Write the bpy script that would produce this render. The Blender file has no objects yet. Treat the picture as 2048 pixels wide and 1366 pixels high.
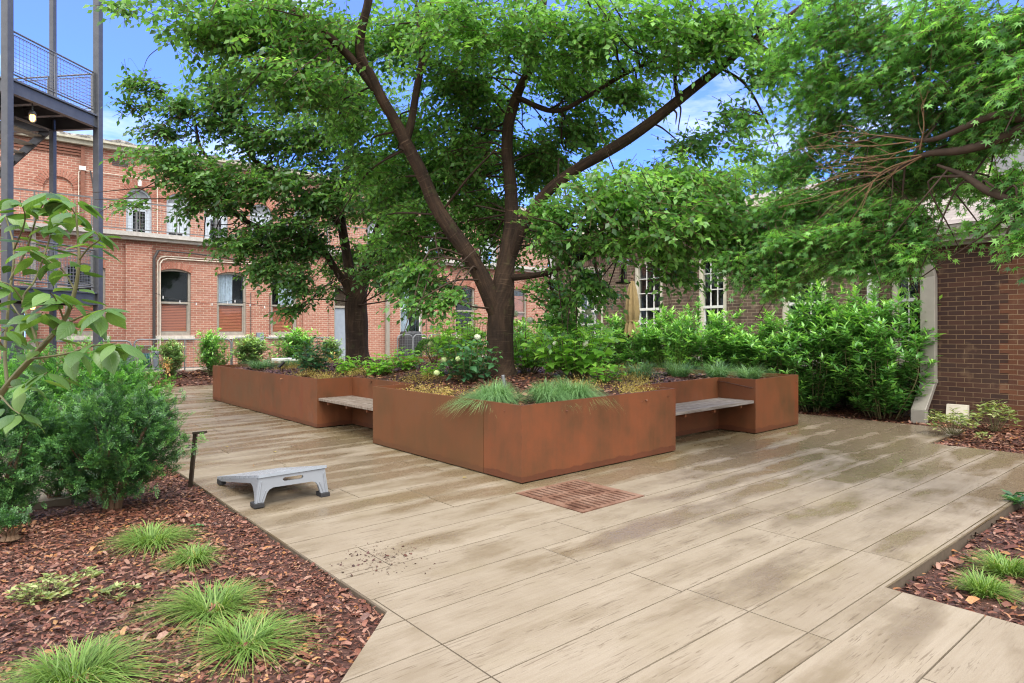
import bpy, math, random
import numpy as np
from mathutils import Vector
from mathutils.geometry import tessellate_polygon
sc = bpy.context.scene
COL = sc.collection
rng = np.random.default_rng(7)
random.seed(7)

# ---------------------------------------------------------------- camera, sky, sun, exposure
cam = bpy.data.objects.new("camera", bpy.data.cameras.new("camera")); COL.objects.link(cam)
cam.location = (0, 0, 1.5); cam.rotation_euler = (math.radians(90), 0, 0)
cam.data.sensor_width = 36.0; cam.data.lens = 1295 / 2048 * 36
cam.data.shift_y = -15 / 2048; cam.data.clip_end = 2000; cam.data.clip_start = .05
sc.camera = cam
SUN_EL, SUN_AZ = 55, 164          # azimuth clockwise from +Y, behind the camera
world = bpy.data.worlds.new("World"); sc.world = world; world.use_nodes = True
wn = world.node_tree; wn.nodes.clear()
def wnode(t, **k):
    n = wn.nodes.new(t)
    for a, v in k.items(): setattr(n, a, v)
    return n
sky = wnode("ShaderNodeTexSky", sky_type='NISHITA', sun_disc=False)
sky.sun_elevation = math.radians(SUN_EL); sky.sun_rotation = math.radians(SUN_AZ)
sky.air_density = 1.0; sky.dust_density = .15; sky.ozone_density = 3.0
wbg = wnode("ShaderNodeBackground"); wbg.inputs[1].default_value = .15
wout = wnode("ShaderNodeOutputWorld")
wtc = wnode("ShaderNodeTexCoord")
wmap = wnode("ShaderNodeMapping"); wmap.inputs["Scale"].default_value = (1.3, 1.3, 5.0)
wns = wnode("ShaderNodeTexNoise"); wns.inputs["Scale"].default_value = 1.9; wns.inputs["Detail"].default_value = 7; wns.inputs["Roughness"].default_value = .62
wrp = wnode("ShaderNodeMapRange"); wrp.inputs[1].default_value = .52; wrp.inputs[2].default_value = .92; wrp.inputs[3].default_value = .05
# unseen cloud added overhead and behind the camera for whiter light, mostly blue ahead
wsep = wnode("ShaderNodeSeparateXYZ"); wback = wnode("ShaderNodeMapRange")
wback.inputs[1].default_value = .55; wback.inputs[2].default_value = .1; wback.inputs[3].default_value = 0; wback.inputs[4].default_value = .5
wadd = wnode("ShaderNodeMath", operation='ADD')
wmul = wnode("ShaderNodeMath", operation='MULTIPLY'); wmul.inputs[1].default_value = .95; wmul.use_clamp = True
wmix = wnode("ShaderNodeMix", data_type='RGBA'); wmix.inputs["B"].default_value = (10.5, 10.3, 10.2, 1)
wcol = wnode("ShaderNodeMix", data_type='RGBA', blend_type='MULTIPLY'); wcol.inputs[0].default_value = 1; wcol.inputs["B"].default_value = (.29, .52, 1.14, 1)
l = wn.links.new
l(wtc.outputs["Generated"], wmap.inputs[0]); l(wmap.outputs[0], wns.inputs[0]); l(wtc.outputs["Generated"], wsep.inputs[0])
l(wsep.outputs[1], wback.inputs[0]); l(wns.outputs[0], wadd.inputs[0]); l(wback.outputs[0], wadd.inputs[1]); l(wadd.outputs[0], wrp.inputs[0])
l(wrp.outputs[0], wmul.inputs[0]); l(sky.outputs[0], wcol.inputs["A"]); l(wcol.outputs["Result"], wmix.inputs["A"]); l(wmul.outputs[0], wmix.inputs[0])
wlow = wnode("ShaderNodeMapRange"); wlow.inputs[1].default_value = 0; wlow.inputs[2].default_value = .6; wlow.inputs[3].default_value = .34; wlow.inputs[4].default_value = 1.0
wcl = wnode("ShaderNodeMix", data_type='RGBA'); wcl.inputs["A"].default_value = (0, 0, 0, 1); wcl.inputs["B"].default_value = (10.8, 10.6, 10.5, 1)
l(wsep.outputs[2], wlow.inputs[0]); l(wlow.outputs[0], wcl.inputs[0]); l(wcl.outputs["Result"], wmix.inputs["B"])   # cloud dimmed towards the horizon, as if surrounding buildings blocked the low light
l(wmix.outputs["Result"], wbg.inputs[0]); l(wbg.outputs[0], wout.inputs[0])
sun = bpy.data.objects.new("sun", bpy.data.lights.new("sun", 'SUN')); COL.objects.link(sun)
sun.data.energy = 1.5; sun.data.angle = math.radians(28); sun.data.color = (1, .95, .87)
_a = math.radians(SUN_AZ); _e = math.radians(SUN_EL)
_d = Vector((math.sin(_a) * math.cos(_e), math.cos(_a) * math.cos(_e), math.sin(_e)))
sun.rotation_euler = _d.to_track_quat('Z', 'Y').to_euler(); sun.location = (0, -4, 12)
sc.view_settings.view_transform = 'Standard'; sc.view_settings.look = 'None'
sc.view_settings.exposure = 1.2; sc.view_settings.gamma = 1
try:
    sc.cycles.max_bounces = 8; sc.cycles.diffuse_bounces = 4; sc.cycles.transparent_max_bounces = 12
    sc.cycles.transmission_bounces = 6; sc.cycles.glossy_bounces = 3
    sc.cycles.use_denoising = True; sc.cycles.sample_clamp_indirect = 3; sc.cycles.sample_clamp_direct = 12; sc.cycles.filter_width = 1.15
except Exception: pass

# ---------------------------------------------------------------- the courtyard's two axes
F, H, CX, HY = 1295., 1.5, 1024., 668.
Rv = np.array([1554., 1295.]); Rv /= np.linalg.norm(Rv); Lv = np.array([-Rv[1], Rv[0]])
C0 = np.array([.096, 6.453]); SL = .0143
def W(r, l, z): p = C0 + r * Rv + l * Lv; return (p[0], p[1], z)
def RL(x, y): d = np.array([x, y]) - C0; return float(d @ Rv), float(d @ Lv)
def sm(t): t = min(1, max(0, t)); return t * t * (3 - 2 * t)
def gz(r, l): return SL * r + .35 * sm((l - 15.2) / 1.6)
def at(px, py, D): return np.array([(px - CX) / F * D, D, H + (HY - py) / F * D])   # a photo point at a given distance
def onl(x, l): k = (x - CX) / F; D = (l + C0 @ Lv) / (k * Lv[0] + Lv[1]); return D, RL(k * D, D)[0]
def onr(x, r): k = (x - CX) / F; D = (r + C0 @ Rv) / (k * Rv[0] + Rv[1]); return D, RL(k * D, D)[1]
def zat(y, D): return H + (HY - y) / F * D
def ground(x, y, dz=0.):
    z = dz
    for _ in range(30):
        D = F * (H - z) / (y - HY); r, l_ = RL((x - CX) / F * D, D); z = gz(r, l_) + dz
    return np.array([(x - CX) / F * D, D, z])

# ---------------------------------------------------------------- object helpers
def tag(o, label=None, cat=None, group=None, kind=None):
    if label: o["label"] = label
    if cat: o["category"] = cat
    if group: o["group"] = group
    if kind: o["kind"] = kind
    return o
def empty(name, loc, label=None, cat=None, group=None):
    o = bpy.data.objects.new(name, None); COL.objects.link(o); o.location = [float(v) for v in loc]; o.empty_display_size = .2
    return tag(o, label, cat, group)
def wloc(o):
    v = Vector((0, 0, 0))
    while o is not None: v = v + Vector(o.location); o = o.parent
    return v
def link(name, me, mat, parent=None, origin=None):
    o = bpy.data.objects.new(name, me); COL.objects.link(o)
    if mat is not None: me.materials.append(mat)
    off = Vector((0, 0, 0))
    if parent is not None: o.parent = parent; off = wloc(parent)
    if origin is not None:
        o.location = Vector([float(v) for v in origin]) - off; off = Vector([float(v) for v in origin])
    if off.length > 0:
        from mathutils import Matrix
        me.transform(Matrix.Translation(-off))
    return o
def copy_tree(o, parent=None):
    c = o.copy(); COL.objects.link(c); c.parent = parent
    for ch in list(o.children): copy_tree(ch, c)
    return c
def np_mesh(name, V, tris=None, quads=None, uv=None, rnd=None, smooth=False):
    me = bpy.data.meshes.new(name); V = np.asarray(V, np.float32)
    me.vertices.add(len(V)); me.vertices.foreach_set("co", V.ravel())
    tris = np.zeros((0, 3), np.int32) if tris is None else np.asarray(tris, np.int32)
    quads = np.zeros((0, 4), np.int32) if quads is None else np.asarray(quads, np.int32)
    li = np.concatenate([tris.ravel(), quads.ravel()]).astype(np.int32)
    tot = np.concatenate([np.full(len(tris), 3), np.full(len(quads), 4)]).astype(np.int32)
    st = np.concatenate([[0], np.cumsum(tot)[:-1]]).astype(np.int32)
    me.loops.add(len(li)); me.loops.foreach_set("vertex_index", li)
    me.polygons.add(len(tot)); me.polygons.foreach_set("loop_start", st); me.polygons.foreach_set("loop_total", tot)
    if smooth: me.polygons.foreach_set("use_smooth", np.ones(len(tot), bool))
    if uv is not None:
        u = me.uv_layers.new(name="UVMap"); u.data.foreach_set("uv", np.asarray(uv, np.float32)[li].ravel())
    if rnd is not None:
        a = me.attributes.new("rnd", 'FLOAT', 'POINT'); a.data.foreach_set("value", np.asarray(rnd, np.float32))
    me.update(calc_edges=True); me.validate(); return me

def frA(l0): return lambda u, d, z: W(u, l0 + d, z)        # a wall along the R axis, d runs away from the camera
def frB(r0): return lambda u, d, z: W(r0 + d, u, z)        # a wall along the L axis
def frS(u, d, z): return W(u, d, z + SL * u)               # courtyard frame, following the fall of the paving
class MB:
    """collects boxes, prisms and bars given in a frame (u, d, z); build() links them as one mesh object"""
    def __init__(s, fr=None): s.fr = fr or (lambda u, d, z: (u, d, z)); s.v = []; s.f = []; s.uvo = {}; s.rn = []; s.cr = 0.; s.r2 = []; s.cr2 = 0.
    def add(s, pts, faces):
        b = len(s.v); s.v += [tuple(map(float, p)) for p in pts]; s.rn += [s.cr] * len(pts); s.r2 += [s.cr2] * len(pts)
        s.f += [tuple(b + i for i in f) for f in faces]; return b
    def box(s, u0, u1, d0, d1, z0, z1):
        if u0 > u1: u0, u1 = u1, u0
        if d0 > d1: d0, d1 = d1, d0
        if z0 > z1: z0, z1 = z1, z0
        s.add([(u0, d0, z0), (u1, d0, z0), (u1, d1, z0), (u0, d1, z0), (u0, d0, z1), (u1, d0, z1), (u1, d1, z1), (u0, d1, z1)],
              [(0, 3, 2, 1), (4, 5, 6, 7), (0, 1, 5, 4), (1, 2, 6, 5), (2, 3, 7, 6), (3, 0, 4, 7)]); return s
    def prism(s, outer, d0, d1, holes=(), ax='uz', caps=(1, 1)):
        """a flat outline with holes given thickness; ax names the plane of the outline"""
        def P(a, b, d):
            return (a, d, b) if ax == 'uz' else ((a, b, d) if ax == 'ud' else (d, a, b))  # 'dz': outline in (d, z)
        loops = [list(outer)] + [list(h) for h in holes]
        flat = [p for lp in loops for p in lp]
        tri = tessellate_polygon([[Vector((p[0], p[1], 0)) for p in lp] for lp in loops])
        n = len(flat)
        b = s.add([P(p[0], p[1], d0) for p in flat] + [P(p[0], p[1], d1) for p in flat], [])
        for t in tri:
            if caps[0]: s.f.append(tuple(b + i for i in t))
            if caps[1]: s.f.append(tuple(b + n + i for i in reversed(t)))
        k = 0
        for lp in loops:
            m = len(lp)
            for i in range(m):
                j = (i + 1) % m; s.f.append((b + k + i, b + k + j, b + n + k + j, b + n + k + i))
            k += m
        return s
    def bar(s, p, q, w, h=None, n=4, up=(0, 0, 1)):
        """a straight bar from p to q, square (n=4) or round"""
        p = np.array(p, float); q = np.array(q, float); h = h or w; d = q - p; d /= np.linalg.norm(d)
        up = np.array(up, float)
        if abs(d @ up) > .95: up = np.array([1., 0, 0])
        a = np.cross(d, up); a /= np.linalg.norm(a); c = np.cross(a, d)
        pts = []
        for e in (p, q):
            for i in range(n):
                if n == 4: sa, sb = [(-1, -1), (1, -1), (1, 1), (-1, 1)][i]
                else: sa, sb = math.cos(2 * math.pi * i / n), math.sin(2 * math.pi * i / n)
                pts.append(e + a * sa * w / 2 + c * sb * h / 2)
        fs = [tuple(range(n))[::-1], tuple(range(n, 2 * n))] + [(i, (i + 1) % n, n + (i + 1) % n, n + i) for i in range(n)]
        s.add(pts, fs); return s
    def path(s, pts, w, n=6):
        for a, b in zip(pts[:-1], pts[1:]): s.bar(a, b, w, n=n)
        return s
    def lathe(s, c, prof, n=16, axis='z'):
        """a turned solid: prof is a list of (radius, height)"""
        pts = []; fs = []
        for (r, h) in prof:
            for i in range(n):
                x, y = r * math.cos(2 * math.pi * i / n), r * math.sin(2 * math.pi * i / n)
                pts.append((c[0] + x, c[1] + y, c[2] + h) if axis == 'z' else ((c[0] + h, c[1] + x, c[2] + y) if axis == 'u' else (c[0] + x, c[1] + h, c[2] + y)))
        for k in range(len(prof) - 1):
            for i in range(n): j = (i + 1) % n; fs.append((k * n + i, k * n + j, (k + 1) * n + j, (k + 1) * n + i))
        fs.append(tuple(range(n))[::-1]); fs.append(tuple((len(prof) - 1) * n + i for i in range(n)))
        s.add(pts, fs); return s
    def build(s, name, mat, parent=None, origin=None, smooth=False, bevel=0):
        me = bpy.data.meshes.new(name)
        me.from_pydata([tuple(map(float, s.fr(*p))) for p in s.v], [], s.f)
        uvl = me.uv_layers.new(name="UVMap"); L_ = np.array(s.v)
        uv = np.zeros((len(me.loops), 2), np.float32)
        for poly in me.polygons:
            vi = list(poly.vertices); p = L_[vi]
            nrm = np.zeros(3)
            for i in range(len(vi)): nrm += np.cross(p[i] - p[0], p[(i + 1) % len(vi)] - p[0])
            k = int(np.argmax(np.abs(nrm))); ab = [(1, 2), (0, 2), (0, 1)][k]
            uv[list(poly.loop_indices)] = p[:, ab]
        uvl.data.foreach_set("uv", uv.ravel())
        a = me.attributes.new("rnd", 'FLOAT', 'POINT'); a.data.foreach_set("value", np.array(s.rn, np.float32))
        if any(s.r2): a = me.attributes.new("ctr", 'FLOAT', 'POINT'); a.data.foreach_set("value", np.array(s.r2, np.float32))
        if smooth: me.polygons.foreach_set("use_smooth", np.ones(len(me.polygons), bool))
        o = link(name, me, mat, parent, origin)
        if bevel:
            m = o.modifiers.new("bevel", 'BEVEL'); m.width = bevel; m.segments = 2; m.limit_method = 'ANGLE'; m.angle_limit = math.radians(40)
        return o

# ---------------------------------------------------------------- curves: trunks, limbs, twigs
def smooth_path(pts, sub=6):
    pts = np.asarray(pts, float)
    if len(pts) < 3:
        t = np.linspace(0, 1, sub + 1)[:, None]; return pts[0] + (pts[-1] - pts[0]) * t
    P = np.vstack([2 * pts[0] - pts[1], pts, 2 * pts[-1] - pts[-2]]); out = []
    for i in range(1, len(P) - 2):
        for t in np.arange(sub) / sub:
            out.append(.5 * ((2 * P[i]) + (P[i + 1] - P[i - 1]) * t + (2 * P[i - 1] - 5 * P[i] + 4 * P[i + 1] - P[i + 2]) * t * t + (3 * P[i] - P[i - 1] - 3 * P[i + 1] + P[i + 2]) * t ** 3))
    out.append(P[-2]); return np.array(out)
def tube_arrays(items, wob=0.):
    """items: (points, radii, sides); returns vertices, quads, uvs of all tubes together"""
    VS, QS, UV, base = [], [], [], 0
    for pts, rad, n in items:
        pts = np.asarray(pts, float); m = len(pts); rad = np.interp(np.linspace(0, 1, m), np.linspace(0, 1, len(rad)), rad)
        T = np.gradient(pts, axis=0); T /= np.linalg.norm(T, axis=1)[:, None] + 1e-9
        a = np.cross(T[0], (0, 0, 1.)); a = a if np.linalg.norm(a) > .1 else np.cross(T[0], (1., 0, 0)); a /= np.linalg.norm(a)
        ln = np.concatenate([[0], np.cumsum(np.linalg.norm(np.diff(pts, axis=0), axis=1))])
        ang = np.linspace(0, 2 * np.pi, n + 1); ph = rng.uniform(0, 6, 4)
        for i in range(m):
            a = a - T[i] * (a @ T[i]); a /= np.linalg.norm(a); b = np.cross(T[i], a)
            rr = rad[i] * (1 + wob * (np.sin(ang * 2 + ph[0] + ln[i] * 2.1) * .5 + np.sin(ang * 3 + ph[1] + ln[i] * 3.7) * .35 + np.sin(ang * 5 + ph[2] + ln[i] * 1.3) * .25 + math.sin(ln[i] * 5 + ph[3]) * .3))
            VS.append(pts[i] + np.outer(np.cos(ang) * rr, a) + np.outer(np.sin(ang) * rr, b))
            UV.append(np.stack([ang * rad[i], np.full(n + 1, ln[i])], 1))
        idx = base + np.arange(m)[:, None] * (n + 1) + np.arange(n)[None, :]
        q = np.stack([idx[:-1], idx[:-1] + 1, idx[1:] + 1, idx[1:]], -1).reshape(-1, 4); QS.append(q); base += m * (n + 1)
    return np.vstack(VS), np.vstack(QS), np.vstack(UV)

# ---------------------------------------------------------------- leaves
OV = (np.array([(0, 0, 0), (.42, -.5, .05), (.42, 0, -.02), (.42, .5, .05), (1, 0, -.10)]), [(0, 1, 2), (0, 2, 3), (1, 4, 2), (2, 4, 3)], [])
OV2 = (np.array([(0, 0, 0), (.16, -.30, .05), (.16, 0, 0), (.16, .30, .05), (.45, -.5, .06), (.45, 0, 0), (.45, .5, .06), (.76, -.30, .0), (.76, 0, -.06), (.76, .30, .0), (1, 0, -.2)]),
       [(0, 1, 2), (0, 2, 3), (7, 10, 8), (8, 10, 9)], [(1, 4, 5, 2), (2, 5, 6, 3), (4, 7, 8, 5), (5, 8, 9, 6)])
def palmate(n=7):
    v = [(0.12, 0, 0)]; q = []
    angs = np.radians([-125, -84, -42, 0, 42, 84, 125]); lens = [.38, .62, .88, 1., .88, .62, .38]
    for i, (a, L_) in enumerate(zip(angs, lens)):
        v.append((.12 + L_ * .88 * math.cos(a), L_ * .88 * math.sin(a), -.10 * L_))
    an = list((angs[:-1] + angs[1:]) / 2); an = [angs[0] - .5] + an + [angs[-1] + .5]
    for a in an: v.append((.12 + .26 * math.cos(a), .26 * math.sin(a), .0))
    for i in range(7): q.append((0, 8 + i, 1 + i, 9 + i))
    return np.array(v), [], q
PALM = palmate()
BLADE = (np.array([(0, -.5, 0), (0, .5, 0), (1, 0, 0)]), [(0, 1, 2)], [])
NEED = (np.array([(0, -.5, 0), (.5, .5, 0), (1, 0, 0), (.5, -.5, 0)]), [], [(0, 3, 2, 1)])
def nrm(a): return a / (np.linalg.norm(a, axis=-1, keepdims=True) + 1e-9)
def leaf_arrays(P, D, U, ln, wd, tmpl, rnd=None):
    T, tr, qd = tmpl; n, k = len(P), len(T)
    X = nrm(D); Y = nrm(np.cross(U, X)); Z = np.cross(X, Y)
    ln = np.broadcast_to(ln, (n,)); wd = np.broadcast_to(wd, (n,))
    V = P[:, None, :] + X[:, None, :] * (T[None, :, 0, None] * ln[:, None, None]) + Y[:, None, :] * (T[None, :, 1, None] * wd[:, None, None]) + Z[:, None, :] * (T[None, :, 2, None] * ln[:, None, None])
    off = (np.arange(n) * k)[:, None, None]
    tris = (off + np.array(tr, int)[None]).reshape(-1, 3) if tr else np.zeros((0, 3), int)
    quads = (off + np.array(qd, int)[None]).reshape(-1, 4) if qd else np.zeros((0, 4), int)
    uv = np.broadcast_to(T[None, :, :2], (n, k, 2)).reshape(-1, 2)
    if rnd is None: rnd = rng.random(n)
    return V.reshape(-1, 3), tris, quads, uv, np.repeat(rnd, k)
def leaf_mesh(name, *a, **k):
    V, t, q, uv, rn = leaf_arrays(*a, **k); return np_mesh(name, V, t, q, uv, rn)
def join_arrays(parts):
    V, T, Q, UV, RN, b = [], [], [], [], [], 0
    for v, t, q, uv, rn in parts:
        V.append(v); T.append(t + b); Q.append(q + b); UV.append(uv); RN.append(rn); b += len(v)
    return np.vstack(V), np.vstack(T), np.vstack(Q), np.vstack(UV), np.concatenate(RN)
# ---------------------------------------------------------------- materials (all procedural)
class NT:
    def __init__(s, name):
        s.m = bpy.data.materials.new(name); s.m.use_nodes = True; s.t = s.m.node_tree; s.t.nodes.clear()
        s.out = s.n("ShaderNodeOutputMaterial")
    def n(s, t, **k):
        nd = s.t.nodes.new(t)
        for a, v in k.items(): setattr(nd, a, v)
        return nd
    def set(s, sock, v):
        if hasattr(v, "is_linked") or hasattr(v, "links"): s.t.links.new(v, sock)
        else: sock.default_value = (*v, 1) if isinstance(v, tuple) and len(v) == 3 and sock.type == 'RGBA' else v
    def mix(s, f, a, b, mode='MIX'):
        m = s.n("ShaderNodeMix", data_type='RGBA', blend_type=mode); s.set(m.inputs[0], f); s.set(m.inputs["A"], a); s.set(m.inputs["B"], b); return m.outputs["Result"]
    def math(s, op, a, b=0., clamp=False):
        m = s.n("ShaderNodeMath", operation=op); m.use_clamp = clamp; s.set(m.inputs[0], a); s.set(m.inputs[1], b); return m.outputs[0]
    def rng(s, v, a, b, c=0., d=1.):
        m = s.n("ShaderNodeMapRange"); s.set(m.inputs[0], v)
        for i, x in enumerate((a, b, c, d)): m.inputs[i + 1].default_value = x
        return m.outputs[0]
    def co(s, kind="Object", scale=(1, 1, 1), rot=(0, 0, 0)):
        if kind == "UV": o = s.n("ShaderNodeUVMap").outputs[0]
        else: o = s.n("ShaderNodeTexCoord").outputs[kind]
        m = s.n("ShaderNodeMapping"); m.inputs["Scale"].default_value = scale; m.inputs["Rotation"].default_value = rot; s.t.links.new(o, m.inputs[0]); return m.outputs[0]
    def noise(s, vec, scale=5., det=4., rough=.55, dist=0.):
        n = s.n("ShaderNodeTexNoise"); s.t.links.new(vec, n.inputs[0]); n.inputs["Scale"].default_value = scale; n.inputs["Detail"].default_value = det
        n.inputs["Roughness"].default_value = rough; n.inputs["Distortion"].default_value = dist; return n.outputs[0]
    def attr(s, name="rnd"): return s.n("ShaderNodeAttribute", attribute_name=name).outputs["Fac"]
    def ramp(s, f, stops):
        r = s.n("ShaderNodeValToRGB"); s.set(r.inputs[0], f); e = r.color_ramp.elements
        while len(e) < len(stops): e.new(.5)
        for el, (p, c) in zip(e, stops): el.position = p; el.color = (*c, 1)
        return r.outputs[0]
    def bump(s, h, st=.3, dist=.01):
        b = s.n("ShaderNodeBump"); s.set(b.inputs["Height"], h); b.inputs["Strength"].default_value = st; b.inputs["Distance"].default_value = dist; return b.outputs[0]
    def pbr(s, col, rough=.6, metal=0., bump=None, spec=.5, emit=None, es=0.):
        p = s.n("ShaderNodeBsdfPrincipled"); s.set(p.inputs["Base Color"], col); s.set(p.inputs["Roughness"], rough); s.set(p.inputs["Metallic"], metal)
        s.set(p.inputs["Specular IOR Level"], spec)
        if bump is not None: s.t.links.new(bump, p.inputs["Normal"])
        if emit: p.inputs["Emission Color"].default_value = (*emit, 1); p.inputs["Emission Strength"].default_value = es
        return p.outputs[0]
    def fin(s, sh): s.t.links.new(sh, s.out.inputs[0]); return s.m
def plain(name, col, rough=.6, metal=0., var=.18, sc_=9., bump=.06, spec=.5):
    t = NT(name); v = t.co(); n = t.noise(v, sc_, 5); n2 = t.noise(v, sc_ * 7, 3)
    c = t.mix(t.rng(n, .3, .7), tuple(x * (1 - var) for x in col), tuple(min(1, x * (1 + var)) for x in col))
    return t.fin(t.pbr(c, t.rng(n2, .3, .7, max(.05, rough - .08), min(1, rough + .08)), metal, t.bump(n2, bump, .004), spec))
def brick(name, c1, c2, mortar, cs, bw=.2155, bh=.0745, mort=.011, off=.5, stain=(.5, .42, .38), st=.35, hl=None):
    t = NT(name); uv = t.co("UV")
    b = t.n("ShaderNodeTexBrick"); b.offset = off; b.squash = 1; t.t.links.new(uv, b.inputs[0])
    b.inputs["Scale"].default_value = 1; b.inputs["Mortar Size"].default_value = mort / 2; b.inputs["Mortar Smooth"].default_value = .25; b.inputs["Bias"].default_value = -.05
    b.inputs["Brick Width"].default_value = bw; b.inputs["Row Height"].default_value = bh
    b.inputs["Color1"].default_value = (0, 0, 0, 1); b.inputs["Color2"].default_value = (1, 1, 1, 1); b.inputs["Mortar"].default_value = (.5, .5, .5, 1)
    k = t.ramp(b.outputs["Color"], [(0, c1), (.35, cs), (.65, c2), (1, tuple(x * .72 for x in c1))])
    fine = t.noise(uv, 70, 4); big = t.noise(uv, .8, 5); mid = t.noise(uv, 5, 4)
    k = t.mix(t.rng(fine, .25, .75, 0, .45), k, tuple(x * .6 for x in c1))
    mo = t.mix(t.rng(t.noise(uv, 9, 4), .35, .7), mortar, tuple(x * .62 for x in mortar))
    c = t.mix(b.outputs["Fac"], k, mo)
    c = t.mix(t.math('MULTIPLY', t.rng(big, .48, .75), st), c, stain)
    c = t.mix(t.math('MULTIPLY', t.rng(mid, .58, .8), .35), c, tuple(min(1, x * 1.25) for x in mortar))
    h = t.math('SUBTRACT', t.math('MULTIPLY', fine, .25), b.outputs["Fac"])
    return t.fin(t.pbr(c, .82, 0, t.bump(h, .55, .008), .3))
LG = 2.1
def leafm(name, dark, mid, light, trans=.38, rough=.42, tint=None, spec=.5, vein=False, patch=None, LG=2.1):
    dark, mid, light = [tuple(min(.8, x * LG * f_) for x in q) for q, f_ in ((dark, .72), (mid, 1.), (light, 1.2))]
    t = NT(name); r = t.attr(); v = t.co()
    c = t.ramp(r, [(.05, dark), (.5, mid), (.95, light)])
    if patch: c = t.mix(t.rng(r, .90, .93), c, patch)
    if vein:
        uv = t.n("ShaderNodeUVMap").outputs[0]; sp = t.n("ShaderNodeSeparateXYZ"); t.t.links.new(uv, sp.inputs[0])
        ay = t.math('ABSOLUTE', sp.outputs[1]); s_ = t.math('SUBTRACT', sp.outputs[0], t.math('MULTIPLY', ay, .7))
        fr = t.math('FRACT', t.math('MULTIPLY', s_, 7.)); ln = t.math('MULTIPLY', t.rng(fr, 0, .14, 1, 0), t.rng(ay, .0, .5, 1, .2))
        mr = t.rng(ay, .0, .02, 1, 0); vv = t.math('MAXIMUM', ln, mr)
        c = t.mix(t.math('MULTIPLY', vv, .30), c, tuple(min(1, x * 1.5 + .02) for x in light))
        sp_ = t.noise(v, 330, 2); c = t.mix(t.math('MULTIPLY', t.rng(sp_, .68, .74), t.rng(t.noise(v, 14, 2), .45, .6)), c, (.05, .08, .03))
        bp = t.bump(t.math('SUBTRACT', 1., vv), .5, .004)
    else: bp = t.bump(t.noise(v, 60, 2), .12, .004)
    bk = t.n("ShaderNodeNewGeometry").outputs["Backfacing"]
    c2 = t.mix(t.math('MULTIPLY', bk, .30), c, tuple(min(1, x * 1.3 + .03) for x in mid))
    p = t.pbr(c2, rough, 0, bp, spec); tr = t.n("ShaderNodeBsdfTranslucent"); t.set(tr.inputs[0], t.mix(1., c, tint or (1.55, 1.5, .75), 'MULTIPLY'))
    m = t.n("ShaderNodeMixShader"); m.inputs[0].default_value = trans; t.t.links.new(p, m.inputs[1]); t.t.links.new(tr.outputs[0], m.inputs[2])
    return t.fin(m.outputs[0])

M = {}
M['brick_red'] = brick("red brick", (.37, .155, .108), (.42, .20, .142), (.55, .43, .335), (.31, .12, .082), mort=.015, stain=(.30, .19, .15))
M['brick_red_old'] = brick("weathered red brick", (.36, .145, .095), (.46, .20, .13), (.60, .50, .40), (.30, .11, .07), stain=(.52, .40, .34), st=.55)
M['brick_brown'] = brick("brown brick", (.125, .082, .058), (.185, .125, .088), (.42, .33, .23), (.09, .062, .05), bh=.076, stain=(.10, .07, .06))
M['brick_dark'] = brick("dark brick", (.050, .024, .017), (.078, .035, .023), (.22, .145, .085), (.040, .020, .017), bh=.0745, bw=.222, mort=.010, stain=(.13, .085, .06), st=.3)
M['brick_orange'] = brick("orange brick", (.125, .048, .024), (.16, .062, .030), (.26, .18, .11), (.085, .035, .022), bh=.0745, bw=.222, stain=(.12, .06, .04))
t = NT("voussoir brick"); n_ = t.noise(t.co(), 7, 3); a_ = t.attr()
M['voussoir'] = t.fin(t.pbr(t.ramp(t.math('ADD', t.math('MULTIPLY', a_, .7), t.math('MULTIPLY', n_, .3)), [(0, (.25, .095, .065)), (.5, (.34, .145, .10)), (1, (.42, .22, .16))]), .85, 0, t.bump(t.noise(t.co(), 60, 3), .4, .005), .3))
t = NT("brown voussoir brick"); a_ = t.attr()
M['voussoir_brown'] = t.fin(t.pbr(t.ramp(a_, [(0, (.10, .06, .05)), (1, (.19, .12, .09))]), .85, 0, t.bump(t.noise(t.co(), 60, 3), .4, .005), .3))
M['mortar'] = plain("mortar", (.62, .53, .43), .9)
M['mortar_dark'] = plain("dark mortar", (.34, .28, .21), .9)
# weathering steel
t = NT("weathering steel"); uv = t.co("UV"); ob = t.co()
big = t.noise(ob, 1.6, 5, .6); st = t.noise(t.co("UV", (9, .8, 1)), 1.5, 5, .65); fine = t.noise(ob, 90, 4, .7)
c = t.ramp(t.math('ADD', t.math('MULTIPLY', big, .80), t.math('MULTIPLY', st, .20)), [(.32, (.085, .042, .018)), (.46, (.138, .050, .020)), (.56, (.178, .055, .020)), (.70, (.152, .063, .034))])
c = t.mix(t.rng(fine, .35, .75, 0, .35), c, (.10, .035, .018))
c = t.mix(t.math('MULTIPLY', t.rng(t.noise(t.co("UV", (3, .5, 1)), 1.1, 3), .60, .70), .45), c, (.16, .028, .010))
sp = t.n("ShaderNodeSeparateXYZ"); t.t.links.new(uv, sp.inputs[0])
edge = t.math('ADD', sp.outputs[1], t.math('MULTIPLY', t.noise(t.co("UV", (2.4, .3, 1)), 1.6, 3), -.11))
c = t.mix(t.rng(edge, .018, .026, .62, 0), c, (.075, .022, .012))     # the damp foot of the plates
r_ = t.attr(); c = t.mix(t.rng(r_, 0, 1, 0, .5), c, (.098, .050, .019))
M['corten'] = t.fin(t.pbr(c, t.rng(big, .3, .7, .42, .60), 0, t.bump(fine, .12, .003), .35))
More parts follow.
